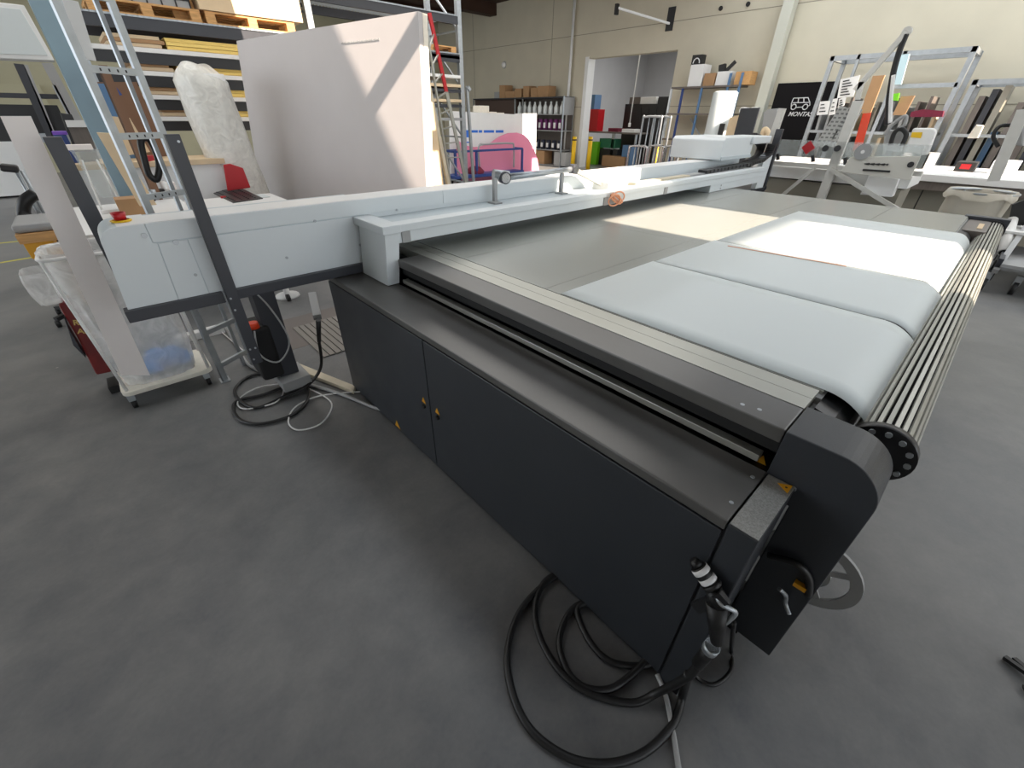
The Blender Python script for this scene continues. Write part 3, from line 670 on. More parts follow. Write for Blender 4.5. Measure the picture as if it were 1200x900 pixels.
# drive box and floor items below the beam
db = thing('drive_unit', 'black drive unit with red cap and foot below the beam', 'machine', (.45, 2.95, 0))
MB().box(.44, .56, 2.75, 2.9, .12, .82).build('column', M_dark, db, .004)
MB().box(.34, .47, 2.72, 2.95, .14, .5).build('motor_box', M_blackm, db, .02)
MB().cyl((.39, 2.75, .5), (.39, 2.75, .535), .035, .03).build('red_cap', M_orange, db)
MB().box(.42, .6, 2.66, 2.9, .05, .12).build('foot', M_greyp, db, .004)
MB().tube([(.38, 2.7, .5), (.36, 2.66, .36), (.44, 2.62, .3), (.54, 2.66, .4), (.5, 2.7, .62), (.42, 2.7, .78)], .005).build('wire', M_greyp, db)
pk = [AZ(317, 421, .03), AZ(326, 416, .03), AZ(416, 452, .03), AZ(414, 458, .03)]
tag(MB().slab(pk, (0, 0, -.028)).build('floor_plank', M_woodp), 'pale wooden plank lying on the floor beside the cabinet', 'plank')
gr = thing('floor_grille', 'perforated grey metal plate on the floor behind the cabinet', 'grille', AZ(360, 385, 0))
g0 = AZ(332, 372, 0)
for k in range(11):
    MB().box(.82+k*.05, .86+k*.05, 3.05, 3.75, .002, .012).build('slat', M_grille, gr)
tag(MB().box(.45, 1.5, 3.35, 4.0, .0005, .0018).build('floor_mat', mat('dull floor mat', '#6e6763', .5)), 'thin brownish grey mat on the floor under the beam', 'mat')
sb = tag(MB().box(.0, .36, 4.05, 4.13, .0, .06).build('socket_strip', M_white, None, .005), 'white socket strip on the floor seen through the ladder', 'socket')
dkf = thing('swivel_chair_base', 'black castor of a swivel chair behind the cabinet end', 'chair', (1.05, 4.6, 0))
MB().lathe((1.05, 4.6, 0), [(0, .0), (.12, .0), (.11, .02), (.03, .03), (.02, .45)], 16).build('pedestal', M_white, dkf)
MB().cyl((1.0, 4.45, .035), (1.03, 4.45, .035), .035).build('wheel', M_rubber, dkf)
MB().box(.85, 1.25, 4.4, 4.8, .45, .52).build('seat', M_rubber, dkf, .02)

# ============================================================ DESK behind the beam
dk = thing('office_desk', 'white office desk behind the beam with a keyboard on it', 'desk', (.8, 5.85, 0))
MB().box(.62, 1.6, 5.42, 6.35, .71, .74).build('desk_top', M_white, dk, .004)
MB().box(.66, 1.6, 5.44, 5.46, .45, .71).build('modesty_panel', M_white, dk)
for x, y in ((.64, 5.5), (1.5, 5.5), (.64, 6.28), (1.5, 6.28)): MB().box(x, x+.05, y, y+.05, 0, .71).build('leg', M_white, dk)
kb = thing('keyboard', 'black keyboard lying on the white desk', 'keyboard', (1.15, 5.75, .74))
K0 = [AZ(250, 226, .75), AZ(278, 218, .75), AZ(308, 232, .75), AZ(273, 237, .75)]
MB().slab(K0, (0, 0, -.012)).build('case', M_black, kb, .002)
kk = MB()
for i in range(12):
    for j in range(4):
        u, v = (i+.5)/12.5, (j+.5)/4.4; p = (K0[0]*(1-u)+K0[3]*u)*(1-v)+(K0[1]*(1-u)+K0[2]*u)*v
        kk.box(p.x-.008, p.x+.008, p.y-.008, p.y+.008, .75, .756)
kk.build('keys', M_ink, kb)
tag(MB().lathe(AZ(258, 221, .74), [(0, .035), (.03, .03), (.05, .012), (.05, 0), (0, 0)], 16).build('computer_mouse', M_black), 'black rounded mouse beside the keyboard on the desk', 'mouse')
tag(MB().cyl(AZ(262, 232, .74), AZ(262, 232, .74)+Vector((0, 0, .02)), .03).build('red_tape_roll', M_red), 'small red roll in front of the black keyboard', 'tape')
tag(MB().box(1.1, 1.5, 6.0, 6.25, .742, .748).build('paper_sheets', M_paper), 'white papers lying on the desk below the red chair', 'paper')
rc = thing('red_chair', 'chair with red plastic backrest behind the white desk', 'chair', (1.35, 6.75, 0))
y = 6.7; bk = [AY(262, 193, y), AY(270, 192, y), AY(285, 197, y), AY(294, 220, y), AY(267, 224, y)]
MB().slab(bk, (0, .03, 0)).build('backrest', M_red, rc, .01)
MB().box(1.15, 1.5, 6.75, 7.1, .42, .45).build('seat', M_red, rc, .01)
for x, yy in ((1.17, 6.78), (1.47, 6.78), (1.17, 7.08), (1.47, 7.08)): MB().cyl((x, yy, 0), (x, yy, .42), .012, n=8).build('leg', M_steel, rc)
tag(MB().box(.16, .36, 4.9, 5.1, .0, 0.01).build('floor_socket', M_greyp), 'flat grey socket plate on the floor under the desk', 'socket')
# things standing on the desk / table at the left
bx1 = [AY(144, 237, 4.6), AY(165, 235, 4.6), AY(173, 255, 4.6), AY(152, 257, 4.6)]
dt = thing('side_table', 'white side table with clutter behind the left beam end', 'table', (.1, 4.9, 0))
MB().box(-.35, .6, 4.5, 5.98, .78, .82).build('table_top', M_white, dt, .003)
for x, yy in ((-.32, 4.53), (.54, 4.53), (-.32, 5.9), (.54, 5.9)): MB().box(x, x+.04, yy, yy+.04, 0, .78).build('leg', M_steel, dt)
c = AZ(160, 252, .82); tag(MB().box(c.x-.1, c.x+.12, c.y-.05, c.y+.15, .82, .96).build('cardboard_box', M_card, None, .003), 'small brown cardboard box on the side table', 'box')
# clear dispenser
dp = thing('funnel_dispenser', 'clear plastic funnel on a white frame on the side table', 'dispenser', AZ(132, 250, .82))
b0 = AZ(134, 248, .82)
for dx, dy in ((-.08, -.06), (.08, -.06), (-.08, .08), (.08, .08)): MB().cyl(b0+Vector((dx, dy, 0)), b0+Vector((dx*.6, dy*.6, .42)), .007, n=8).build('frame_leg', M_white, dp)
MB().lathe(b0, [(.04, .12), (.07, .3), (.09, .48), (.1, .5)], 14).build('funnel', M_glass, dp)
MB().box(b0.x-.12, b0.x+.06, b0.y-.05, b0.y+.03, .82+.5, .82+.54).build('top_tray', M_panelw, dp, .004)
MB().box(b0.x-.09, b0.x+.09, b0.y-.08, b0.y+.08, .82, .85).build('base', M_white, dp, .004)
tag(MB().slab([AY(113, 155, 4.9), AY(130, 156, 4.9), AY(184, 240, 4.9), AY(164, 242, 4.9)], (0, .02, 0)).build('rounded_board', M_cardl, None, .005), 'tan board with rounded top leaning behind the funnel dispenser', 'board')
for k in range(5):
    c = AZ(176+7*k, 236-2*k, .82); nm = ('tape_dispenser', 'pen_cup', 'tool_box', 'spray_can', 'paper_stack')[k]
    mm = (M_black, M_steel, M_ink, M_white, M_panelw)[k]; 
    lb = ('black tape dispenser among clutter between ladder rails', 'small steel pen cup among clutter behind the ladder', 'dark tool box behind the right ladder rail', 'white spray can right of the ladder rail', 'short stack of paper beside the white spray can')[k]
    if k in (1, 3): o = MB().cyl((c.x, c.y, .82), (c.x, c.y, .92+.05*(k == 3)), .03).build(nm, mm)
    else: o = MB().box(c.x-.06, c.x+.05, c.y, c.y+.12, .82, .86+.02*k).build(nm, mm, None, .004)
    tag(o, lb, nm.split('_')[-1])
# machine table at far left
wt = thing('white_workbench', 'white workbench front seen behind the dark upright', 'bench', (.1, 7.0, 0))
a = AY(83, 193, 6.9); b = AY(160, 225, 6.9)
MB().box(a.x, a.x+1.6, 6.9, 7.6, a.z-.06, a.z).build('bench_top', M_cardl, wt, .003)
MB().box(a.x+.03, a.x+1.57, 6.93, 6.96, .1, a.z-.06).build('front_panel', M_white, wt)
MB().box(a.x+.03, a.x+1.57, 7.5, 7.55, 0, a.z-.06).build('back_panel', M_white, wt)
BZ = a.z
a = AY(62, 158, 7.1); b = AY(92, 187, 7.1)
tag(MB().box(a.x, b.x, 7.1, 7.3, BZ, a.z).build('blue_crate', M_blue, None, .004), 'blue plastic crate on the white workbench at the left', 'crate')
tag(MB().box(a.x, a.x+.12, 7.1, 7.3, a.z, a.z+.03).build('purple_folder', mat('violet', '#7d4fc0', .5)), 'purple folder lying on top of the blue crate', 'folder')
br = thing('display_panel', 'grey brown display panel with white top edge on the workbench', 'panel', AY(100, 190, 7.0))
MB().slab([AY(78, 145, 7.0), AY(102, 145, 7.0), AY(117, 189, 7.0), AY(97, 190, 7.0)], (0, .04, 0)).build('panel', M_browng, br)
MB().slab([AY(76, 141, 6.98), AY(101, 141, 6.98), AY(103, 149, 6.98), AY(79, 149, 6.98)], (0, .06, 0)).build('top_edge', M_white, br)
tag(MB().slab([AY(70, 132, 7.15), AY(84, 134, 7.15), AY(104, 178, 7.15), AY(88, 178, 7.15)], (0, .05, 0)).build('black_case', M_black, None, .004), 'black case standing behind the grey brown display panel', 'case')
tag(MB().slab([AY(114, 135, 7.2), AY(152, 138, 7.2), AY(176, 178, 7.2), AY(125, 186, 7.2)], (0, .05, 0)).build('tan_board', M_cardl), 'light tan board leaning behind the ladder on the workbench', 'board')
tag(MB().slab([AY(112, 96, 7.6), AY(160, 96, 7.6), AY(222, 236, 7.6), AY(185, 240, 7.6)], (0, .05, 0)).build('brown_sheet', mat('dark brown sheet', '#7a5a44', .7)), 'dark brown sheet leaning against the pallet rack behind the ladder', 'sheet')
for k, (p, q, m_) in enumerate((((118, 98), (168, 212), M_bluel), ((122, 88), (141, 112), M_blue))):
    tag(MB().bar(AY(*p, 7.5), AY(*q, 7.5), .08, .04).build('blue_tube', m_), ['light blue tube between the ladder rails', 'dark blue tube above the light blue one behind the ladder'][k], 'tube')
tag(MB().slab([AY(170, 183, 6.7), AY(182, 182, 6.7), AY(183, 188, 6.7), AY(168, 190, 6.7)], (0, .1, 0)).build('red_folder', M_red), 'small red folder seen between the ladder rails', 'folder')
# hanging white light box
hb = thing('hanging_light_box', 'white rectangular box hanging at the upper left corner', 'box', AY(20, 72, 6.0))
MB().slab([AY(-60, -4, 6.0), AY(28, 6, 6.0), AY(64, 71, 6.0), AY(-60, 66, 6.0)], (0, .25, 0)).build('casing', M_white, hb, .006)
MB().slab([AY(-60, 2, 5.99), AY(24, 11, 5.99), AY(56, 65, 5.99), AY(-60, 61, 5.99)], (0, .012, 0)).build('front_panel', M_paper, hb, .002)
# distant frames under it
for k, (p, q, w_) in enumerate((((22, 75), (60, 160), .12), ((30, 76), (68, 170), .05), ((55, 74), (95, 150), .14), ((63, 100), (110, 190), .05))):
    a = AY(*p, 12); b = AY(*q, 12); b = a+(b-a)*(a.z/(a.z-b.z))
    tag(MB().bar(a, b, w_, .08).build('steel_post', (M_dark, M_greyp, M_greyp, M_steel)[k]), ('dark steel post farthest left below the hanging box', 'thin grey post right of the dark one below the hanging box', 'broad grey ladder post left of the blue grey column', 'thin steel post against the blue grey column')[k], 'post')
fr = thing('gantry_machine', 'distant dark machine frame below the hanging white box', 'machine', AY(30, 150, 12.2))
a = AY(-5, 110, 12.2); b = AY(75, 118, 12.2); MB().box(a.x-.3, b.x, 12.2, 12.5, a.z-.05, a.z+.02).build('upper_rail', M_dark, fr)
a = AY(-5, 122, 12.2); b = AY(80, 150, 12.2); MB().box(a.x-.3, b.x, 12.3, 13.2, b.z-.2, a.z).build('housing', M_black, fr)
a = AY(30, 152, 12.1); MB().box(a.x-.2, a.x+1.5, 12.1, 12.3, a.z-.2, a.z-.06).build('lower_rail', M_steel, fr)
for dx in (0, 1.1): MB().box(a.x+dx-.1, a.x+dx, 12.3, 12.4, 0, a.z).build('leg', M_dark, fr)
a = AZ(0, 232, 0); wl = thing('low_white_cabinet', 'long low white cabinet far away at the left edge', 'cabinet', (-1.8, 14.6, 0))
MB().box(-3.2, -.75, 14.45, 15, .04, AY(0, 150, 14.5).z).build('body', M_white, wl)
MB().box(-3.2, -.75, 14.5, 15, 0, .04).build('plinth', M_blackm, wl)
struct(MB().box(-6, -.2, 19.8, 20, 0, 2.2).build('wall_partition', M_wallo))

# wrapped roll
wr_ = thing('wrapped_roll', 'tall bubble roll wrapped in clear stretch film behind the desk', 'roll', (1.5, 7.1, 0))
m = MB(); vs = []; rows = 26; n = 36; rnd = random.Random(5)
for j in range(rows+1):
    t = j/rows; z = .05+2.02*t; cx = 1.52-.14*t; cy = 7.15; r_ = .3-.02*t
    if j == rows: r_ *= .55
    if j == rows-1: r_ *= .85
    for i in range(n):
        a = 2*math.pi*i/n; k = 1+.035*math.sin(3*a+z*3)+.025*math.sin(7*a-z*5)+rnd.uniform(-.012, .012)
        vs.append((cx+r_*k*math.cos(a), cy+r_*k*math.sin(a), z+(.03*math.sin(2*a) if j >= rows-1 else 0)))
fs = [(j*n+i, j*n+(i+1) % n, (j+1)*n+(i+1) % n, (j+1)*n+i) for j in range(rows) for i in range(n)]+[tuple(rows*n+i for i in range(n)), tuple(range(n))[::-1]]
m.add(vs, fs, True).build('film_wrap', M_wrap, wr_)
MB().cyl((1.52, 7.15, .04), (1.40, 7.15, 1.98), .25, n=24).build('foam_core', M_white, wr_)

# leaning big white board
TLb, TRb, BRd = AZ(277, 48, 2.4), AZ(490, 13, 2.4), AY(500, 228, AZ(490, 13, 2.4).y)
dn = (BRd-TRb)/(TRb.z-BRd.z)*2.1; dl_ = (AY(308, 242, 8.0)-TLb); dl_ = dl_/(-dl_.z)*2.1
nrm = (TLb-TRb).cross(dn).normalized()
if nrm.x > 0: nrm = -nrm
bd = thing('white_board_stack', 'huge white board leaning upright behind the beam, partly sunlit', 'board', TRb+dn)
MB().slab([TRb, TLb, TLb+dl_, TRb+dn], -nrm*.05).build('front_board', M_board, bd)
e = (TRb-TLb).normalized()
MB().slab([TRb-nrm*.055, TLb-nrm*.055, TLb+dl_-nrm*.055, TRb+dn-nrm*.055], -nrm*.06).build('rear_board', M_edge, bd)
for k, s_ in enumerate(('ALUMINIUM COMPOSITE SHEET',)):
    pass
MB().box(2.0, 3.1, 4.2, 8.0, 0.02, .28).build('base_cart', M_wood, bd)
# thin printed line on the board
la = TRb+(TLb-TRb)*.09+Vector((0, 0, 0)); yd = -dn.normalized()
xd = (TRb-TLb).normalized()
pA = None
def on_board(px, py, off=.002):
    d = ray(px, py); o = Vector((0, 0, H)); t_ = (TRb-o).dot(nrm)/d.dot(nrm); return o+d*t_+nrm*off
p0 = on_board(400, 51); p1 = on_board(445, 46)
for k in range(26):
    f0 = k/26; q0 = p0+(p1-p0)*f0; 
    MB().bar(q0, q0+(p1-p0)*(.55+.35*((k*7) % 3)/3)/26, .004, .012+.006*(k % 2), up=yd).build('printed_mark', M_greyp, bd)
# brown sheets behind the board
bs = [AY(505, 98, 5.2), AY(512, 98, 5.2), AY(526, 225, 5.2), AY(505, 225, 5.2)]
tag(MB().slab([AY(500, 118, 5.6), AY(508, 120, 5.6), AY(521, 225, 5.6), AY(505, 225, 5.6)], (.0, .5, 0)).build('brown_board', M_cardl), 'brown sheet edge leaning right behind the huge white board', 'board')
tag(MB().bar(AY(501, 95, 5.7), AY(501, 95, 5.7)+(AY(527, 225, 5.7)-AY(501, 95, 5.7))*1.45, .05, .05).build('wood_batten', M_woodp), 'pale wooden batten leaning behind the brown sheet', 'batten')

# ============================================================ PALLET RACK (y = 8.5)
RKY = 8.5
rk = thing('pallet_rack', 'tall pallet rack with dark beams and wire decks at the back', 'rack', (3.2, 9.0, 0))
uprights = [.45, AY(362, 15, RKY).x, AY(540, 60, RKY).x]
for x in uprights:
    for y in (RKY, RKY+1.05):
        MB().box(x-.05, x+.05, y, y+.08, 0, 4.9).build('upright', M_steel, rk)
    m = MB()
    for z in (.3, 1.2, 2.1, 3.0, 3.9): m.bar((x, RKY+.06, z), (x, RKY+1.05, z+.8), .03).bar((x, RKY+.06, z), (x, RKY+1.05, z), .03)
    m.build('bracing', M_steel, rk)
zb = AY(200, 25, RKY).z
def rbeam(x0, x1, z, m_=M_dark, h=.11, deck=True):
    for y in (RKY-.02, RKY+1.03): MB().box(x0+.05, x1-.05, y, y+.05, z-h, z).build('beam', m_, rk)
    if deck:
        m = MB()
        for k in range(int((x1-x0)/.06)): m.box(x0+.06+k*.06, x0+.068+k*.06, RKY-.03, RKY+1.05, z, z+.02)
        m.box(x0+.05, x1-.05, RKY-.03, RKY-.02, z+.0, z+.02)
        o = m.build('wire_deck', M_steel, rk); o['kind'] = 'stuff'
for i in (0, 1): rbeam(uprights[i], uprights[i+1], zb, h=.13)
zt = AY(450, 4, RKY).z
rbeam(uprights[1], uprights[2], zt, h=.12)
rbeam(uprights[0], uprights[1], zt, h=.12)
def rail_shelf(x0, x1, px, py, thick=.05):
    z = AY(px, py, RKY-.02).z
    return z
shelf_z = [AY(110, 55, RKY).z, AY(175, 87, RKY).z, AY(190, 115, RKY).z, AY(195, 140, RKY).z, .55]
for k, z in enumerate(shelf_z):
    MB().box(uprights[0]+.05, uprights[1]-.05, RKY-.03, RKY, z-.015, z+.035).build('shelf_lip', M_white, rk)
    MB().box(uprights[0]+.05, uprights[1]-.05, RKY, RKY+1.0, z-.02, z+.0).build('shelf_board', M_greyp, rk)
    MB().box(uprights[0]+.05, uprights[1]-.05, RKY-.01, RKY+.05, z-.14, z-.022).build('beam', M_black, rk)
for si_ in range(4):
    z = shelf_z[si_]
    for pile, (xa, xb, mm, cn) in enumerate(((.75+.1*si_, AY(196, 60, RKY).x, M_card, 'brown'), (AY(198, 60, RKY).x, AY(292, 70, RKY).x, M_yell, 'yellow'))):
        for i in range(4):
            h_ = .042; m_ = M_cardl if (mm is M_card and i in (1, 3)) else mm
            tag(MB().box(xa+.03*((i*3+si_) % 3), xb-.04*((i+si_) % 2), RKY+.02+.01*(i % 2), RKY+.95, z+.002+i*h_, z+(i+1)*h_-.002).build('stored_sheet', m_), ('bottom', 'second', 'third', 'top')[i]+' '+cn+' sheet of the '+('left' if pile == 0 else 'right')+' pile on the '+('highest', 'second highest', 'third highest', 'fourth highest')[si_]+' white lipped shelf', 'sheet', cn+' sheets in the rack')
for k, (p, mm) in enumerate((((190, 127), M_greyp), ((192, 150), M_browng))):
    a = AY(*p, RKY+.1); z = max(s for s in shelf_z if s < a.z+.02)
    tag(MB().box(a.x, a.x+.7, RKY+.1, RKY+.9, z+.002, z+.12).build('grey_carton', mm, None, .004), ['grey flat carton on the rack shelf behind the ladder', 'grey brown carton on the lowest visible shelf behind the ladder'][k], 'carton')
# right bay shelves
for k, (py, mm) in enumerate(((64, M_dark), (87, M_white), (98, M_cardl), (104, M_dark), (116, M_cardl), (122, M_dark), (138, M_greyp))):
    z = AY(520, py, RKY).z
    MB().box(uprights[1]+.05, uprights[2]-.05, RKY-.02, RKY+1.0, z-.05, z).build('shelf_board', mm, rk)
def pallet(x, y, z, label, w_=1.2, d_=.8, m_=M_wood):
    t = thing('wooden_pallet', label, 'pallet', (x+w_/2, y+d_/2, z), 'wooden pallets in the rack')
    for i in range(5):
        a = y+i*(d_-.1)/4; MB().box(x, x+w_, a, a+.1, z+.122, z+.144).build('deck_board', m_, t)
    for i in range(3):
        a = y+i*(d_-.1)/2; MB().box(x, x+w_, a, a+.1, z, z+.022).build('bottom_board', m_, t)
        for j in range(3):
            b = x+j*(w_-.12)/2; MB().box(b, b+.12, a, a+.1, z+.022, z+.1).build('block', m_, t)
    for j in range(3):
        b = x+j*(w_-.12)/2; MB().box(b, b+.12, y, y+d_, z+.1, z+.122).build('stringer', m_, t)
    return t
a = AY(106, 14, RKY); pallet(a.x, RKY+.02, zb+.02, 'wooden pallet with wired crate at the left end of the rack beam')
a = AY(240, 30, RKY); pallet(a.x+.05, RKY+.02, zb+.02, 'wooden pallet under the big tan crate on the rack')
a2 = AY(358, 32, RKY)
tag(MB().box(a.x+.0, a2.x-.02, RKY+.0, RKY+.85, zb+.17, zb+1.1).build('tan_crate', M_cardl, None, .004), 'big tan crate on a pallet high in the rack', 'crate')
for i in range(4):
    c = AY(212+7*i, 26+i, RKY+.1); tag(MB().bar((c.x, RKY+.2, zb+.02), (c.x-.03, RKY+.3, zb+.75), .07, .06).build('upright_plank', M_wood), ORD[i]+' pine plank from the left, upright beside the tan crate', 'plank', 'planks beside the crate')
cw_ = thing('wire_crate', 'grey wire crate on the leftmost rack pallet', 'crate', (1.1, 8.9, zb+.17))
x0_ = AY(120, 3, RKY).x
for k in range(7): MB().cyl((x0_+k*.16, RKY+.05, zb+.165), (x0_+k*.16, RKY+.05, zb+.8), .008, n=6).build('wire', M_dark, cw_)
for z in (.25, .4, .55): MB().cyl((x0_, RKY+.05, zb+z), (x0_+.96, RKY+.05, zb+z), .008, n=6).build('wire', M_dark, cw_)
MB().box(x0_, x0_+.96, RKY+.06, RKY+.8, zb+.165, zb+.6).build('contents', M_greyp, cw_)
a = AY(503, 58, RKY); pz = AY(520, 60, RKY).z
zr = AY(520, 64, RKY).z
pallet(uprights[2]-1.3, RKY+.02, zr, 'wooden pallet alone on the right end of the rack, beside the wall')
tag(MB().box(uprights[1]+.9, uprights[1]+1.5, RKY+.1, RKY+.6, zt*0+AY(400, 28, RKY).z-.12, AY(400, 28, RKY).z+.02).build('wood_offcut', M_wood), 'wooden offcut lying just above the huge white board', 'wood')
# leaning ladder with red stile
al = thing('step_ladder', 'aluminium ladder with red stile leaning behind the huge white board', 'ladder', AY(520, 225, 7.2))
A0, A1_, B0, B1 = AY(500, 35, 7.2), AY(524, 190, 7.2), AY(503, 15, 7.4), AY(541, 190, 7.4)
MB().bar(A0, A0+(A1_-A0)*(A0.z/(A0.z-A1_.z)), .025, .035).build('stile', M_alu, al)
MB().bar(B0, B0+(B1-B0)*.48, .03, .06).build('red_stile', M_red, al)
MB().bar(B0+(B1-B0)*.48, B0+(B1-B0)*(B0.z/(B0.z-B1.z)), .03, .06).build('stile', M_alu, al)
for k in range(8):
    t_ = .12+k*.12; MB().bar(A0+(A1_-A0)*t_, B0+(B1-B0)*t_, .02, .02).build('rung', M_alu, al)
tag(MB().bar(AY(547, 102, 8.2), Vector((AY(553, 135, 8.2).x, 8.2, 0)), .05, .05).bar(AY(547, 102, 8.2), AY(550, 106, 8.2), .1, .06).build('pump_handle', M_steel), 'pale steel handle standing right of the rack upright', 'handle')

# ============================================================ PINK / WHITE BOARDS ON TROLLEY
yb = 10.6
wb = thing('printed_white_board', 'white board with blue printed bars behind the pink panel', 'board', AY(560, 205, yb))
MB().slab([AY(527, 130, yb), AY(604, 134, yb), AY(606, 215, yb), AY(528, 215, yb)], (0, .04, 0)).build('board', M_white, wb)
for (x0, y0, x1, y1) in ((542, 152.5, 550, 161), (551, 152.5, 560, 155.5), (561, 152.5, 565, 155.5), (567, 152.5, 579, 155.5), (581, 152.5, 590, 155.5), (542, 166, 550, 167.5)):
    MB().slab([AY(x0, y0, yb-.004), AY(x1, y0, yb-.004), AY(x1, y1, yb-.004), AY(x0, y1, yb-.004)], (0, .003, 0)).build('printed_bar', mat('print blue', '#2f6fd0', .5), wb)
tag(MB().slab([AY(604, 133, yb+.2), AY(629, 133, yb+.2), AY(627, 212, yb+.2), AY(604, 214, yb+.2)], (0, .04, 0)).build('bright_board', M_white), 'plain bright white board right of the blue printed one', 'board')
yp = yb-.25
crv = [(536, 164), (540, 167), (548, 171), (557, 172.5), (566, 171), (576, 167), (586, 160), (596, 156), (606, 155.5), (614, 158), (620, 164), (626, 175), (630, 187), (632, 200), (632, 212), (536, 212)]
tag(MB().slab([AY(x, y, yp) for x, y in crv], (0, .04, 0)).build('pink_panel', M_pink), 'wavy pink acrylic panel standing on the blue trolley', 'panel')
for k in range(3):
    a = AY(566+9*k, 131+k*1.0, yb+.05); tag(MB().box(a.x-.15, a.x+.18, yb+.0, yb+.3, a.z-.1, a.z+(.14 if k == 0 else .02)).build('foam_piece', M_edge), ('tall cream foam offcut on top of the printed white board', 'middle cream foam offcut on the printed white board', 'right cream foam offcut on the printed white board')[k], 'foam')
bt = thing('blue_trolley', 'blue steel frame trolley in front of the pink panel', 'trolley', AY(570, 213, 10))
fy = 10.0; a = AY(533, 178, fy); b = AY(612, 178, fy); zt_ = a.z; x0_, x1_ = a.x, b.x
for x in (x0_, (x0_*2+x1_)/3-.1, x1_):
    for y in (fy, fy+.45): MB().bar((x, y, .2), (x, y, zt_), .05).build('post', M_blue, bt)
for y in (fy, fy+.45): MB().bar((x0_, y, zt_), (x1_, y, zt_), .05).build('top_rail', M_blue, bt)
for x in (x0_, x1_): MB().bar((x, fy, zt_), (x, fy+.45, zt_), .05).build('top_rail', M_blue, bt)
MB().box(x0_-.05, x1_+.05, fy-.05, fy+.5, .17, .25).build('deck', M_blue, bt, .01)
for x in (x0_+.1, x1_-.1):
    for y in (fy+.02, fy+.4): MB().cyl((x-.03, y, .085), (x+.03, y, .085), .085).build('wheel', M_rubber, bt)
MB().tube([AY(562, 195, fy+.1), AY(561, 172, fy+.1), AY(570, 169, fy+.1), AY(598, 168, fy+.1), AY(602, 172, fy+.1), AY(602, 196, fy+.1)], .025).build('push_handle', M_greyp, bt)
tag(MB().lathe(AY(557, 206, 10.2), [(0, 0), (.22, .02), (.26, .12), (.15, .22), (0, .25)], 14).build('dark_bundle', M_fabric), 'dark maroon bundle lying on the blue trolley', 'bundle')

# ============================================================ PAINT SHELF
SX = 13.05
c0 = AX(658, 150, SX).y; c1 = AX(555, 130, SX).y
pz_ = AX(640, 115, SX).z
ps = thing('paint_shelf', 'grey steel shelf holding bottles and cans against the beige wall', 'shelf', (13.35, (c0+c1)/2, 0))
lv = [AX(640, y, SX).z for y in (133.5, 152.5, 175, 195)]
ym = AX(603, 130, SX).y
for y in (c0, ym, AX(612, 130, SX).y, c1):
    for x in (SX, SX+.55): MB().box(x, x+.04, y-.02, y+.02, 0, pz_+.05).build('upright', M_steel, ps)
MB().box(SX, SX+.6, c0, c1, pz_, pz_+.04).build('top_board', M_dark, ps)
for z in lv: MB().box(SX, SX+.6, c0, ym, max(z, .05)-.03, max(z, .05)).build('shelf_board', M_greyp, ps)
MB().box(SX+.55, SX+.58, c0, ym, .05, pz_).build('back_panel', M_browng, ps)
MB().box(SX+.1, SX+.6, ym, c1, 1.3, pz_).build('back_panel', mat('dark brown interior', '#4a3b34', .7), ps)
MB().box(SX+.02, SX+.58, c0-.015, c0+.005, lv[0], pz_+.02).build('side_panel', M_greyp, ps)
nb = 9
for k in range(nb):
    y = c0+.16+(ym-c0-.3)*k/(nb-1)
    h_ = (pz_-lv[0])*.8
    tag(MB().lathe((SX+.15, y, lv[0]), [(0, 0), (.085, 0), (.09, .03), (.09, h_*.55), (.035, h_*.8), (.035, h_), (0, h_)], 12).build('clear_bottle', M_bottle), ORD[k]+' clear bottle from the doorway end, top level of the paint shelf', 'bottle', 'clear bottles on the paint shelf')
for lvl, mm, cap, gname, z in ((1, M_purple, M_label, 'purple cans on the paint shelf', lv[1]), (2, M_navy, M_label, 'dark cans on the paint shelf', lv[2])):
    n_ = 10 if lvl == 1 else 9; src = None
    for k in range(n_):
        y = c0+.13+(ym-c0-.22)*k/(n_-1); h_ = .34 if lvl == 1 else .30
        t = thing('ink_can', ('purple ink can with white label, '+ORD[k]+' from the doorway end' if lvl == 1 else 'dark ink can with white label, '+ORD[k]+' from the doorway end'), 'can', (SX+.12, y, z), gname)
        if src is None:
            a = MB().lathe((SX+.12, y, z), [(0, 0), (.085, 0), (.085, h_), (.03, h_+.01), (0, h_+.01)], 12).build('body', mm, t)
            b = MB().box(SX+.026, SX+.036, y-.05, y+.05, z+.07, z+h_*.7).build('label', M_label, t); src = (a, b)
        else:
            for s in src: o = s.copy(); COL.objects.link(o); o.parent = t
for k in range(3):
    a = AX(606+24*k, 194, SX); tag(MB().box(SX+.05, SX+.5, a.y-.28, a.y+.28, .055, .5).build('shelf_carton', (M_greyp, M_card, M_greyp)[k], None, .005), ('grey carton left on the lowest level of the paint shelf', 'brown carton in the middle of the lowest shelf level', 'grey carton nearest the bollard on the lowest shelf level')[k], 'carton')
for k, (px0, px1, py) in enumerate(((579, 585, 108), (585, 592, 100), (592, 603, 107), (603, 611, 104), (613, 620, 101), (622, 630, 103), (630, 643, 101))):
    a = AX(px0, py, SX+.1); b = AX(px1, py, SX+.1); z0 = pz_+.04
    tag(MB().box(SX+.1, SX+.5, a.y-.01, b.y+.01, z0, max(a.z, z0+.1)).build('top_carton', M_card if k else M_greyp, None, .004), ORD[k-1]+' brown cardboard carton from the left on top of the paint shelf' if k else 'small grey box at the left end on top of the paint shelf', 'carton', 'cartons on top of the paint shelf' if k else None)
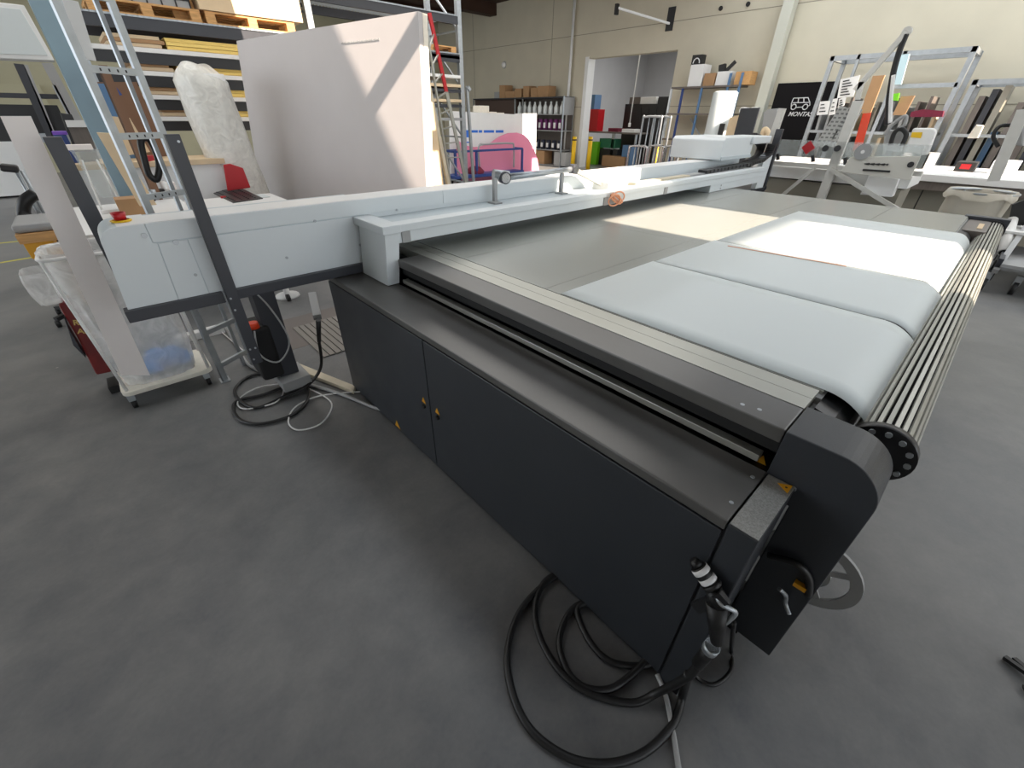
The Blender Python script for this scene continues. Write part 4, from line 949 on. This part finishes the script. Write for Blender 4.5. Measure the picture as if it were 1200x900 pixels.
for k, (px, py) in enumerate(((672, 193), (688, 197))):
    g = AZ(px, py, 0); g = Vector((13.3, 11.75 if k == 0 else 11.0, 0)); top = (160, 160)[k]
    g = AX(671, 192, 13.2) if k == 0 else AX(689, 195, 13.5); g.z = 0
    t = thing('bollard', ('yellow safety bollard left of the white door jamb', 'yellow safety bollard right of the white door jamb')[k], 'bollard', g)
    hh = AX((672, 690)[k], 160, g.x).z
    MB().cyl(g, g+Vector((0, 0, hh)), .075).build('post', M_yel, t)
    MB().cyl(g+Vector((0, 0, hh-.12)), g+Vector((0, 0, hh-.08)), .078).build('band', M_ink, t)

# ============================================================ ADJOINING HALL CONTENTS
hx = 16.5
c = AX(733, 122, hx); cbk = thing('black_cabinet', 'black cabinet block with boxes on top inside the next hall', 'cabinet', (hx, c.y, 0))
MB().box(hx, hx+.6, AX(790, 130, hx).y-.3, c.y, 0, c.z).build('body', M_black, cbk)
for k in range(4): 
    y = AX(748+9*k, 130, hx).y; MB().box(hx-.02, hx, y-.13, y+.13, c.z-.5, c.z-.1).build('drawer', M_ink, cbk)
for k, (px, w_) in enumerate(((742, .5), (757, .7), (776, .5))):
    y = AX(px, 120, hx).y; tag(MB().box(hx+.1, hx+.5, y-w_/2, y+w_/2, c.z, c.z+.22).build('stored_box', (M_browng, M_white, M_black)[k], None, .004), ('brownish box on the black cabinet in the next hall', 'white printer-like box on the black cabinet in the next hall', 'black case on the black cabinet in the next hall')[k], 'box')
wbn = thing('hall_workbench', 'workbench with grey top inside the next hall', 'bench', (15.3, 12.0, 0))
z_ = AX(700, 154, 15.2).z; ya, yb_ = AX(748, 153, 15.2).y, AX(690, 154, 15.2).y
MB().box(15.2, 15.9, ya, yb_, z_-.05, z_).build('bench_top', M_browng, wbn)
for y in (ya+.1, yb_-1.2, (ya+yb_)/2): MB().box(15.25, 15.31, y-.03, y+.03, 0, z_-.05).build('leg', M_steel, wbn)
def hallbox(name, p0, p1, X, m_, label, cat, d=.4, base=None):
    a = AX(*p0, X); b = AX(*p1, X)
    return tag(MB().box(X, X+d, a.y, b.y, b.z if base is None else base, a.z).build(name, m_, None, .004), label, cat)
hallbox('red_cabinet', (689, 128), (699, 154), 15.3, M_red, 'red box standing on the workbench behind the doorway', 'cabinet', base=z_)
hallbox('blue_crate', (690, 111), (696, 128), 15.35, M_bluel, 'pale blue crate above the red box behind the door jamb', 'crate')
hallbox('green_bin', (692, 166), (699, 184), 15.1, M_green, 'bright green bin under the workbench', 'bin', base=0)
hallbox('green_crate', (703, 162), (720, 174), 15.25, M_dgreen, 'dark green crate under the workbench', 'crate')
hallbox('dark_crate', (703, 174), (722, 186), 15.25, M_black, 'black crate below the dark green crate', 'crate', base=0)
hallbox('blue_bin', (730, 170), (738, 184), 15.0, M_bluel, 'blue bin at the right end of the workbench', 'bin', base=0)
hallbox('cardboard_flat', (706, 182), (732, 188), 14.9, M_card, 'flat brown cardboard on the floor of the next hall', 'cardboard', base=0)
hallbox('maroon_cloth', (713, 150), (724, 154), 15.4, M_fabric, 'dark red cloth heap on the hall workbench', 'cloth', base=z_)
hallbox('paper_heap', (729, 151), (743, 154), 15.4, M_white, 'white papers at the right end of the hall workbench', 'paper', base=z_)
a = AX(745, 88, 14.5); b = AX(738, 144, 14.5); tag(MB().cyl((14.5, b.y, b.z), (14.5, b.y-.05, 5.2), .02, n=8).cyl((14.5, b.y, b.z-.12), (14.5, b.y, b.z), .045, n=8).build('pull_cord', M_white), 'white pull cord hanging in the open doorway', 'cord')
a = AX(684, 0, 13.9)
# hoops / roll cages in front of the doorway
cg_x = 12.2
for k, (x0, x1, yt, yb2) in enumerate(((738, 759, 171, 198), (760, 776, 171, 196), (776, 790, 172, 196), (746, 768, 137, 196), (756, 776, 137, 195), (779, 784, 173, 194), (788, 794, 173, 193))):
    a = AX(x0, yb2, cg_x); b = AX(x0, yt, cg_x); c = AX(x1, yt, cg_x); d = AX(x1, yb2, cg_x)
    X_ = cg_x+.12*k; r_ = .03
    t = thing('steel_hoop', ('low steel hoop guard leftmost in the row by the doorway', 'low steel hoop guard second from the left by the doorway', 'low steel hoop guard third from the left by the doorway', 'tall steel roll cage hoop, left of the two tall ones', 'tall steel roll cage hoop, right of the two tall ones', 'narrow low hoop left of the beam carriage', 'narrow low hoop nearest the beam carriage')[k], 'hoop', (X_, (a.y+d.y)/2, 0))
    MB().tube([(X_, b.y, 0), (X_, b.y, b.z-.12), (X_, b.y-.1*(b.y-c.y), b.z), (X_, c.y+.1*(b.y-c.y), b.z), (X_, c.y, b.z-.12), (X_, c.y, 0)], r_).build('frame', M_chrome if k < 3 else M_steel, t)
    if x1-x0 > 8:
        for j in (1, 2): MB().cyl((X_, b.y+(c.y-b.y)*j/3, 0), (X_, b.y+(c.y-b.y)*j/3, b.z-.01), r_*.6, n=8).build('rod', M_steel, t)
a = AX(770, 178, 12.9); t = tag(MB().cyl((12.9, a.y, 0), (12.9, a.y, AX(771, 170, 12.9).z), .07).build('bollard', M_yel), 'yellow safety bollard behind the steel hoops', 'bollard')

# ============================================================ BLUE SHELF with roll
BSX = 13.1
bsf = thing('blue_shelf_rack', 'blue and white post shelf rack standing right of the doorway', 'shelf', (13.3, 6.6, 0))
zt2 = AX(790, 102, BSX).z; ya = AX(866, 102, BSX).y; yb3 = AX(787, 102, BSX).y
for y, mm in ((yb3, M_beam), (yb3-.35, M_blue), ((ya+yb3)/2+.05, M_bluel), (ya+.3, M_bluel), (ya, M_bluel)):
    MB().box(BSX, BSX+.05, y-.025, y+.025, 0, zt2+(.25 if y <= ya+.31 else 0)).build('post', mm, bsf)
for z in (zt2, zt2-.62, zt2-1.25): MB().box(BSX-.01, BSX+.55, ya, yb3, z-.04, z).build('shelf_board', M_browng, bsf)
MB().bar((BSX+.5, yb3-.5, .7), (BSX+.5, yb3-1.4, 1.6), .03).bar((BSX+.5, yb3-1.4, .7), (BSX+.5, yb3-.5, 1.6), .03).build('cross_brace', M_steel, bsf)
for k, (x0, x1, yt, mm, lb) in enumerate(((810, 826, 76, M_white, 'tall white carton at the left on the blue shelf rack'), (826, 839, 86, M_card, 'open brown carton between two white ones on the blue rack'), (841, 858, 84, M_white, 'open white carton with black bags sticking out'), (863, 881, 84, M_wood, 'wooden crate at the right end of the blue rack top'))):
    a = AX(x0, yt, BSX+.05); b = AX(x1, yt, BSX+.05)
    tag(MB().box(BSX+.05, BSX+.45, a.y, b.y, zt2, max(a.z, zt2+.15)).build('rack_carton', mm, None, .004), lb, 'carton')
a = AX(814, 65, BSX+.2); b = AX(824, 74, BSX+.2)
ob = thing('black_poster_box', 'small black box with white arc standing on the white carton', 'box', (BSX+.2, a.y, b.z))
za = AX(818, 76, BSX+.2).z
MB().box(BSX+.1, BSX+.3, a.y, b.y, za-.02, a.z).build('case', M_ink, ob)
MB().tube([(BSX+.09, (a.y+b.y)/2+.09*math.cos(t), (za+a.z)/2-.08+.11*math.sin(t)) for t in [i*math.pi/6 for i in range(7)]], .012).build('arc', M_label, ob)
tag(MB().bar(AX(843, 82, BSX+.2), AX(850, 80, BSX+.2), .12, .2).bar(AX(850, 84, BSX+.2), AX(862, 72, BSX+.2), .05, .08).build('black_bag', M_ink), 'black bag sticking up from the open white carton', 'bag')
fr0 = AX(845, 107, 12.2); r_ = .42
a = AX(836, 107, 12.2); b = AX(862, 107, 12.2); cy = (a.y+b.y)/2; rr = abs(a.y-b.y)/2*1.02
fo = thing('foam_roll', 'big white foam roll standing in front of the blue rack', 'roll', (12.3, cy, 0))
MB().lathe((12.3, cy, 0), [(0, 0), (rr, 0), (rr, a.z-.03), (rr-.05, a.z), (0, a.z)], 28).build('roll', M_paper, fo)
MB().box(12.3-rr-.02, 12.3-rr+.02, cy-.3, cy-.18, 1.1, 1.5).build('black_label', M_ink, fo)
def standing(name, tl, tr, X, m_, label, cat, d=.05):
    a, b = AX(*tl, X), AX(*tr, X)
    return tag(MB().slab([a, b, Vector((X, b.y-.0, 0)), Vector((X, a.y, 0))], (d, 0, 0)).build(name, m_), label, cat)
standing('dark_display_board', (868, 127), (890, 126), 12.0, M_anth, 'dark grey board standing in front of the blue rack', 'board')
standing('ribbed_board', (855, 138), (868, 134), 12.1, M_cardl, 'brownish ribbed board left of the dark grey board', 'board')
for k, px in enumerate((872, 884)):
    a = AX(px, 119, 13.12); a.z = zt2-.62+.071; tag(MB().cyl(a, a+Vector((.42, 0, 0)), .07).build('paper_roll', M_white), ('white roll lying on the blue rack, left one', 'white roll lying on the blue rack, right one')[k], 'roll')
gp = thing('round_grey_panel', 'pale grey rounded panel with a twisted strap by the beam end', 'panel', AX(900, 158, 9.5))
MB().slab([AX(x, y, 9.5) for x, y in ((893, 150), (895, 132), (900, 128), (911, 127), (910, 140), (903, 160), (893, 158))], (.03, 0, 0)).build('panel', M_greyp, gp, .004)
MB().tube([AX(896, 152, 9.4), AX(900, 156, 9.4), AX(899, 163, 9.4), AX(894, 160, 9.4)], .05, closed=True).build('strap', M_cardl, gp)
for px, mm in ((905, M_dark), (911, M_alu)):
    pass
tag(MB().bar(AX(917, 127, 6.9), AX(899, 180, 6.9), .06, .08).build('aluminium_post', M_alul), 'slanting aluminium post just left of the acrylic guard', 'post')
bk_ = thing('cable_chain_loop', 'black cable chain loop standing at the end of the beam', 'chain', AY(888, 190, 2.6))
MB().tube([AY(872, 193, 2.5), AY(886, 186, 2.5), AY(892, 174, 2.5), AY(890, 165, 2.5), AY(882, 161, 2.5)], .06, 6).build('chain', M_blackm, bk_)

# ============================================================ BLACK VAN SIGN
sx = WX-.03
ysl, ysr = AX(912, 99, sx).y, AX(975, 95, sx).y
zs = 2.37
sg = thing('van_sign', 'black wall sign with white van icon and lettering MONTASJE', 'sign', (sx, (ysl+ysr)/2, .6))
MB().box(sx, sx+.02, ysr-.3, ysl, .5, zs).build('board', M_sign, sg)
def S(px, py): p = AX(px, py, sx-.006); return p
def stroke(pts, w_=.022): 
    m = MB()
    for a, b in zip(pts, pts[1:]): m.bar(S(*a), S(*b), .006, w_, up=Vector((0, 0, 1)) if True else None)
    return m
ic = MB()
def lines(mb, pts, r_=.011): mb.tube([S(*p) for p in pts], r_, 6, smooth_curve=False)
lines(ic, [(930, 115), (947, 114.5), (949, 120), (949, 123.5), (946, 124.5)]); lines(ic, [(930, 115), (927.5, 121), (927, 125)])
lines(ic, [(932, 126), (940, 125.5)]); lines(ic, [(929, 120.5), (948, 120)]); lines(ic, [(936, 115), (935, 120.5)]); lines(ic, [(942, 115), (942, 120.2)])
for cx in (930, 943.5):
    c_ = S(cx, 125.3); ic.tube([c_+Vector((0, .055*math.cos(t), .055*math.sin(t))) for t in [i*math.pi/5 for i in range(10)]], .011, 6, closed=True)
ic.build('van_icon', M_label, sg)
tp = S(923, 136); te = S(952, 135.3); wtxt = abs(te.y-tp.y)
text_obj('MONTASJE', M_label, sg, (sx-.004, tp.y, tp.z), (0, -1, 0), (0, 0, 1), wtxt*.235, .003, shear=.25, offset=.002)

# ============================================================ SECOND MACHINE (frame with guard) at the right
fm = thing('guarded_cutter', 'aluminium framed machine with clear guard behind the flatbed table', 'machine', (7.2, 1.5, 0))
FX = 7.0
u1b, u1t = AX(951, 237, FX), AX(1009, 118, FX)
MB().box(FX, FX+.08, 1.56, 1.66, 0, u1t.z).build('post', M_alul, fm, .004)
MB().box(FX+.01, FX+.07, 1.58, 1.64, u1t.z, u1t.z+.01).build('post_cap', M_black, fm)
ur = AX(908, 190, FX); 
MB().box(FX+.01, FX+.07, .72, 2.34, 1.07, 1.12).build('cross_rail', M_alul, fm, .003)
zg = AX(912, 163, FX).z
MB().box(FX+.0, FX+.012, .75, 2.34, 1.14, zg).build('guard_glass', M_glass, fm)
MB().bar(AX(955, 197, FX), AX(908, 236, FX), .04, .04).bar(AX(973, 198, FX), AX(1056, 248, FX), .045, .045).build('diagonal_brace', M_alul, fm)
for px, py in ((911, 184), (952, 186), (990, 189)):
    a = AX(px, py, FX-.02); MB().bar(a+Vector((0, -.02, -.035)), a+Vector((0, .01, .04)), .03, .035).build('clamp', M_black, fm)
for px, py in ((967, 174), (981, 174)):
    a = AX(px, py, FX-.02); MB().cyl(a, a+Vector((.03, 0, 0)), .035, n=12).build('knob', M_black, fm)
a = AX(947, 173, FX-.012); h_ = .078
MB().slab([a+Vector((0, h_, 0)), a+Vector((0, 0, h_)), a+Vector((0, -h_, 0)), a+Vector((0, 0, -h_))], (.01, 0, 0)).build('red_diamond', M_red, fm)
MB().box(FX+.1, FX+.9, .8, 2.4, .92, 1.06).build('work_table', M_white, fm, .004)
MB().box(FX+.15, FX+.85, .85, 2.35, .3, .9).build('base_cabinet', M_warmg, fm)
pts = [AX(996, 184, FX-.1), AX(1079, 183, FX-.1), AX(1066, 211, FX-.1), AX(985, 202, FX-.1)]
MB().slab(pts, (.03, 0, 0)).build('front_panel', mat('light warm plastic', '#cfcdc4', .5), fm, .004)
pts = [AX(992, 169, FX-.09), AX(1083, 171, FX-.09), AX(1079, 184, FX-.09), AX(990, 184, FX-.09)]
MB().slab(pts, (.02, 0, 0)).build('clear_panel', M_glass, fm)
sl = MB().bar(AX(1011, 199, FX-.11), AX(1043, 201, FX-.11), .012, .02).build('slot', M_ink, fm)
for k in range(14):
    p0_ = AX(1013+2*k, 192+.07*k, FX-.112); MB().bar(p0_, p0_+Vector((0, -.016, 0)), .004, .012+.006*(k % 3)).build('printed_mark', M_ink, fm)
a = AX(1011, 178, FX-.12); MB().cyl(a, a+Vector((.02, 0, 0)), .085, n=24).build('round_dial', M_greyp, fm)
MB().cyl(a-Vector((.004, 0, 0)), a, .02, n=12).build('dial_hub', M_white, fm)
a = AX(1067, 193, FX-.12); MB().cyl(a, a+Vector((.02, 0, 0)), .03, n=12).build('knob', M_black, fm)
MB().slab([AX(1018, 206, FX), AX(1053, 210, FX), AX(1045, 231, FX), AX(1008, 228, FX)], (.2, 0, 0)).build('waste_chute', M_white, fm, .005)
# perforated strips
for k, (p, q) in enumerate((((992, 126), (962, 172)), ((1003, 127), (978, 173)))):
    a = AX(*p, 7.6); b = AX(*q, 7.6)
    pp = MB().bar(a, b, .16, .02, up=(1, 0, 0)).build('perforated_plate', mat('perforated grey', '#a9aaa7', .5), fm)
    m = MB()
    for i in range(10):
        for j in (-1, 0, 1):
            c = a+(b-a)*((i+.5)/10)+Vector((-.012, .055*j, 0)); m.box(c.x-.002, c.x+.002, c.y-.016, c.y+.016, c.z-.01, c.z+.01)
    o = m.build('holes', mat('hole grey', '#6f706f', .6), pp); o['kind'] = 'stuff'
# swing arm over it
sa = fm
MB().bar(AX(1002, 106, 7.3), AX(1063, 37, 7.3), .05, .06).build('swing_arm', M_alul, sa, .004); sa = fm.children[-1]
MB().bar(AX(1003, 124, 7.3), AX(1010, 96, 7.3), .05, .05).build('mast', M_alul, sa)
MB().cyl(AX(1063, 37, 7.32)-Vector((.03, 0, 0)), AX(1063, 37, 7.32)+Vector((.03, 0, 0)), .045).build('end_cap', M_alul, sa)
MB().tube([AX(1062, 40, 7.3), AX(1054, 60, 7.3), AX(1047, 85, 7.3), AX(1042, 115, 7.3), AX(1041, 135, 7.3), AX(1040, 146, 7.3)], .03, 8).build('hose', M_rubber, sa)
MB().tube([AX(1047, 88, 7.28), AX(1044, 115, 7.28), AX(1043, 144, 7.28)], .02, 8).build('white_hose', M_white, sa)
# tool heads on it
tl = fm
MB().slab([AX(1070, 150, 7.5), AX(1094, 150, 7.5), AX(1097, 154, 7.5), AX(1086, 182, 7.5), AX(1058, 179, 7.5)], (.15, 0, 0)).build('tool_head', M_white, tl, .02); tl = fm.children[-1]
MB().slab([AX(1069, 155, 7.49), AX(1081, 155, 7.49), AX(1079, 162, 7.49), AX(1067, 161, 7.49)], (.01, 0, 0)).build('sticker', M_yel, tl)
MB().slab([AX(1037, 152, 7.6), AX(1060, 152, 7.6), AX(1055, 178, 7.6), AX(1034, 176, 7.6)], (.1, 0, 0)).build('gearbox', M_greyp, tl, .02)
MB().tube([AX(1043, 172, 7.5), AX(1048, 156, 7.5), AX(1056, 151, 7.5), AX(1062, 158, 7.5), AX(1056, 172, 7.5)], .025, 8).build('cable_loop', M_rubber, tl)
MB().tube([AX(1036, 158, 7.5), AX(1046, 146, 7.5), AX(1056, 138, 7.5), AX(1062, 137, 7.5), AX(1060, 146, 7.5), AX(1054, 150, 7.5)], .02, 8).build('hose', M_greyp, tl)
tag(MB().slab([AX(1011, 133, 7.7), AX(1021, 132, 7.7), AX(1009, 176, 7.7), AX(999, 176, 7.7)], (.02, 0, 0)).build('orange_strip', M_orange), 'bright orange acrylic strip standing behind the guard', 'strip')
# second long white table
st = thing('long_white_table', 'long sunlit white machine table in front of the rear rack', 'table', (10.3, 0, 0))
tx0 = 9.3
MB().box(tx0, 11.4, -4.5, 3.6, .84, .93).build('table_top', M_white, st, .005)
MB().box(tx0+.04, tx0+.1, -4.5, 3.6, .72, .84).build('front_rail', M_browng, st)
y = -4.5
for k in range(9):
    MB().box(tx0+.25, tx0+.28, -4.4+.88*k, -4.4+.88*k+.865, .08, .72).build('front_door', M_warmg, st, .002)
MB().box(tx0+.3, 11.3, -4.4, 3.5, 0, .72).build('base', M_dark, st)
c = AZ(1095, 180, .93)
for k, (px, py, sx_, sy_, h_, mm, nm, lb, ct) in enumerate(((1085, 184, .6, .4, .1, M_white, 'cutting_head', 'white cutting head on the long white table', 'tool'), (1122, 172, .4, .24, .1, M_ink, 'black_case', 'black case on the long white table beside the cutting head', 'case'), (1151, 180, .35, .24, .02, M_ink, 'red_display_unit', 'black unit with red display on the long white table', 'unit'), (1185, 182, .4, .3, .06, M_white, 'white_housing', 'low white housing at the right on the long table', 'housing'))):
    c = AZ(px, py+8, .93); t = thing(nm, lb, ct, (10.6, c.y, .93))
    MB().box(10.3, 10.3+sx_, c.y-sy_/2, c.y+sy_/2, .932, .93+h_+.12).build('casing', mm, t, .01)
    if k == 2: MB().box(10.292, 10.3, c.y-.06, c.y+.06, .97, 1.04).build('display', M_red, t)
tag(MB().slab([AX(1144, 146, 9.8), AX(1153, 147, 9.8), AX(1146, 162, 9.8), AX(1133, 162, 9.8)], (.1, 0, 0)).build('cream_cover', M_edge, None, .01), 'cream tool cover standing on the long white table', 'cover')
tag(MB().bar(AX(1200, 128, 7.6), AX(1164, 212, 7.6), .09, .1).build('slanted_post', M_alul), 'grey metal post crossing the long white table at the right edge', 'post')
t = thing('arm_camera', 'pale grey device with black cable loop at the right edge', 'camera', AX(1185, 165, 7.7))
MB().slab([AX(1185, 144, 7.7), AX(1202, 142, 7.7), AX(1200, 172, 7.7), AX(1176, 168, 7.7)], (.12, 0, 0)).build('housing', M_greyp, t, .02)
MB().tube([AX(1190, 147, 7.6), AX(1172, 148, 7.6), AX(1164, 160, 7.6), AX(1170, 172, 7.6)], .018, 8).build('cable', M_rubber, t)

# ============================================================ REAR RACKS
for ri, (y1, y0, zt3, lb) in enumerate(((AX(976, 66, 12.4).y, AX(1144, 54, 12.4).y, AX(1000, 64, 12.4).z, 'grey steel rack with vertical dividers right of the van sign'), (AX(1140, 92, 12.4).y-.05, AX(1200, 92, 12.4).y-1.2, AX(1180, 92, 12.4).z, 'lower grey steel rack at the right edge full of sheets'))):
    rr_ = thing('sheet_rack', lb, 'rack', (12.8, (y0+y1)/2, 0))
    for y in (y0, y1):
        for x in (12.4, 13.3): MB().box(x, x+.07, y-.04, y+.04, 0, zt3).build('post', M_steel, rr_)
    for z in (zt3,): 
        for x in (12.4, 13.3): MB().box(x, x+.07, y0, y1, z-.08, z).build('top_rail', M_steel, rr_)
    for y in (y0, y1): MB().box(12.4, 13.37, y-.03, y+.03, zt3-.08, zt3).build('top_rail', M_steel, rr_)
    MB().box(12.42, 13.35, y0, y1, 1.36, 1.41).build('shelf_board', M_steel, rr_)
    MB().box(12.42, 13.35, y0, y1, .4, .45).build('shelf_board', M_steel, rr_)
    if ri == 0:
        zz = AX(1080, 100, 12.4).z; MB().box(12.4, 12.46, y0, AX(1045, 100, 12.4).y, zz-.04, zz+.03).build('mid_rail', M_steel, rr_)
        yq = AX(1045, 100, 12.4).y; MB().box(12.4, 12.46, yq-.03, yq+.03, 0, zt3).build('post', M_steel, rr_)
        MB().box(12.4, 12.46, 3.1, 3.15, 0, zt3).build('post', M_steel, rr_)
        R0 = (y0, y1, zt3)
    else: R1 = (y0, y1, zt3)
cols = [M_greyp, M_browng, M_warmg, M_greyp, M_cardl, M_dark, M_browng, M_warmg]
y0, y1, zt3 = R0
for k in range(13):
    y = y1-.12-k*(y1-y0-.25)/12; mm = cols[(k*3) % 8]; top = 1.41+.35+.25*((k*5) % 4)/3
    tag(MB().slab([(12.5, y, 1.415), (13.3, y, 1.415), (13.3, y+.02, top), (12.5, y+.02, top)], (0, -.045, 0)).build('stored_sheet', mm), ORD[k]+' upright sheet from the van sign, upper shelf of the divided rack', 'sheet', 'sheets upright in the divided rack')
for k in range(12):
    y = y1-.1-k*(y1-y0-.25)/11; mm = cols[(k*5+1) % 8]; top = 1.0+.3*((k*5) % 3)/2
    tag(MB().box(12.5, 13.3, y-.05, y, .455, top).build('stored_sheet', mm), ORD[k]+' sheet from the van sign, low shelf of the divided rack', 'sheet', 'sheets low in the divided rack')
y0, y1, zt3 = R1
for k in range(12):
    y = y1-.15-k*(y1-y0-.3)/11; mm = (M_browng, M_dark, M_warmg, mat('slate blue', '#34506b', .5), M_browng, mat('navy sheet', '#2b3656', .5))[k % 6]
    tag(MB().box(12.5, 13.3, y-.09, y, .455, (2.0, 2.1, 2.15, 1.45, 1.9, 1.5)[k % 6]).build('stored_sheet', mm), ORD[k]+' sheet from the left in the rack at the right edge', 'sheet', 'sheets in the right edge rack')
def rackitem(name, pts, X, m_, label, cat, d=.05): return tag(MB().slab([AX(*p, X) for p in pts], (d, 0, 0)).build(name, m_), label, cat)
rackitem('cardboard_sheet', ((1023, 89), (1037, 88), (1020, 133), (1007, 133)), 12.35, M_card, 'upright brown cardboard sheet in the rack above the orange strip', 'cardboard')
rackitem('brown_parcel', ((1056, 113), (1072, 112), (1060, 135), (1046, 135)), 12.35, M_card, 'brown parcel leaning in the middle of the divided rack', 'parcel')
rackitem('pale_blue_sheet', ((1055, 64), (1066, 63), (1056, 99), (1047, 99)), 12.2, mat('pale blue sheet', '#bcd6de', .5), 'pale blue cut sheet hanging near the peak of the arm', 'sheet')
rackitem('green_item', ((1046, 110), (1054, 109), (1052, 118), (1045, 118)), 12.3, M_green, 'small green item in the divided rack', 'item')
rackitem('maroon_bag', ((1068, 131), (1082, 128), (1106, 130), (1104, 137), (1066, 137)), 12.3, M_fabric, 'maroon bag with grey stripe lying on the rack shelf', 'bag', .3)
nt_ = []
for k, (pts, lb) in enumerate(((((985, 93), (1008, 88), (1000, 113), (981, 115)), 'large printed notice sheet on the left end of the divided rack'), (((961, 119), (973, 118), (970, 134), (957, 135)), 'small white printed card beside the van sign'), (((976, 116), (982, 115), (978, 134), (971, 135)), 'narrow white printed card right of the small one'), (((983, 116), (992, 113), (989, 124), (982, 127)), 'small card with a dark square below the large notice'))):
    t = thing('notice_sheet', lb, 'notice', AX(*pts[3], 12.3)); 
    MB().slab([AX(*p, 12.3) for p in pts], (.01, 0, 0)).build('paper', M_white, t)
    a_, b_, c_, d_ = [AX(*p, 12.29) for p in pts]
    for i in range(3 if k else 6):
        f = (i+1)/(4 if k else 7); q0 = a_+(d_-a_)*f; q1 = b_+(c_-b_)*f; MB().bar(q0+(q1-q0)*.15, q0+(q1-q0)*(.5+.12*(i % 3)), .004, .02).build('text_line', M_ink, t)

# ============================================================ RIGHT FOREGROUND: bag bin, cart
bb = thing('bag_stand', 'round waste stand holding a big milky plastic bag', 'bin', (7.9, .22, 0))
a = AX(1110, 221, 7.9); b = AX(1195, 230, 7.9); yA, yB, zr_ = a.y, b.y, a.z-.03
MB().tube([(7.9+.3*math.cos(t)+.3, (yA+yB)/2+(yA-yB)/2*math.sin(t), zr_) for t in [i*math.pi/8 for i in range(16)]], .015, closed=True).build('hoop', M_steel, bb)
for t_ in (.6, 2.2, 3.9, 5.5): MB().cyl((8.2+.3*math.cos(t_), (yA+yB)/2+(yA-yB)/2*math.sin(t_), 0), (8.2+.3*math.cos(t_), (yA+yB)/2+(yA-yB)/2*math.sin(t_), zr_), .012, n=8).build('rod', M_steel, bb)
bag('milky_waste_bag', 7.92, 8.48, yB+.04, yA-.02, .05, zr_+.01, M_binbag, 'large milky plastic waste bag hanging in the round stand', .0, seed=12, drape=.07)
ct = thing('steel_cart', 'dark grey steel cart with castors at the right edge', 'cart', (7.5, -.5, 0))
ga, gb_ = AZ(1150, 330, .0), AZ(1182, 338, 0)
MB().box(6.95, 8.2, -.3, -.26, .3, .36).build('side_rail', M_dark, ct)
MB().bar(AX(1205, 262, 7.9), AX(1166, 318, 6.95), .05, .05).build('slanted_rail', M_greyp, ct)
MB().box(6.95, 8.2, -1.2, -.3, .28, .31).build('deck', M_greyp, ct)
MB().box(7.6, 8.6, -1.2, -.1, .52, .55).build('upper_tray', M_white, ct, .004)
for x, y in ((6.98, -.3), (6.98, -1.1), (8.1, -.3), (8.1, -1.1)): MB().box(x, x+.04, y, y+.04, .12, .95 if x > 7.5 else .3).build('post', M_dark, ct)
for x, y in ((6.98, -.26), (7.05, -.5), (8.1, -.3), (8.1, -1.1)):
    wv = MB().cyl((x, y-.02, .07), (x, y+.02, .07), .07, n=18).build('caster', M_rubber, ct); MB().box(x-.02, x+.02, y-.03, y+.03, .1, .2).build('caster_fork', M_steel, wv)
a = AX(1176, 296, 7.4); b = AX(1186, 258, 7.9); tb = thing('cardboard_tube', 'white cardboard tube with open dark end lying on the cart', 'tube', a)
MB().cyl(a, b, .05, n=18).build('tube', M_white, tb); d_ = (b-a).normalized(); MB().cyl(a-d_*.003, a+d_*.002, .038, n=18).build('bore', M_blackm, tb)
tag(MB().slab([AX(1186, 240, 7.9), AX(1202, 234, 7.9), AX(1202, 266, 7.9), AX(1182, 258, 7.9)], (.1, 0, 0)).build('dark_bundle', M_ink), 'dark bundle on the cart at the right edge', 'bundle')
# floor stand feet bottom right
fs_ = thing('tripod_foot', 'black tripod base on the floor at the lower right edge', 'stand', (1.8, -.78, 0))
o_ = AZ(1240, 815, .04)
for (px, py) in ((1177, 770), (1188, 772), (1199, 806)):
    MB().bar(AZ(px, py, .012), o_, .016, .014).build('leg', M_rubber, fs_)
MB().cyl(o_, o_+Vector((0, 0, .1)), .02).build('hub', M_rubber, fs_)
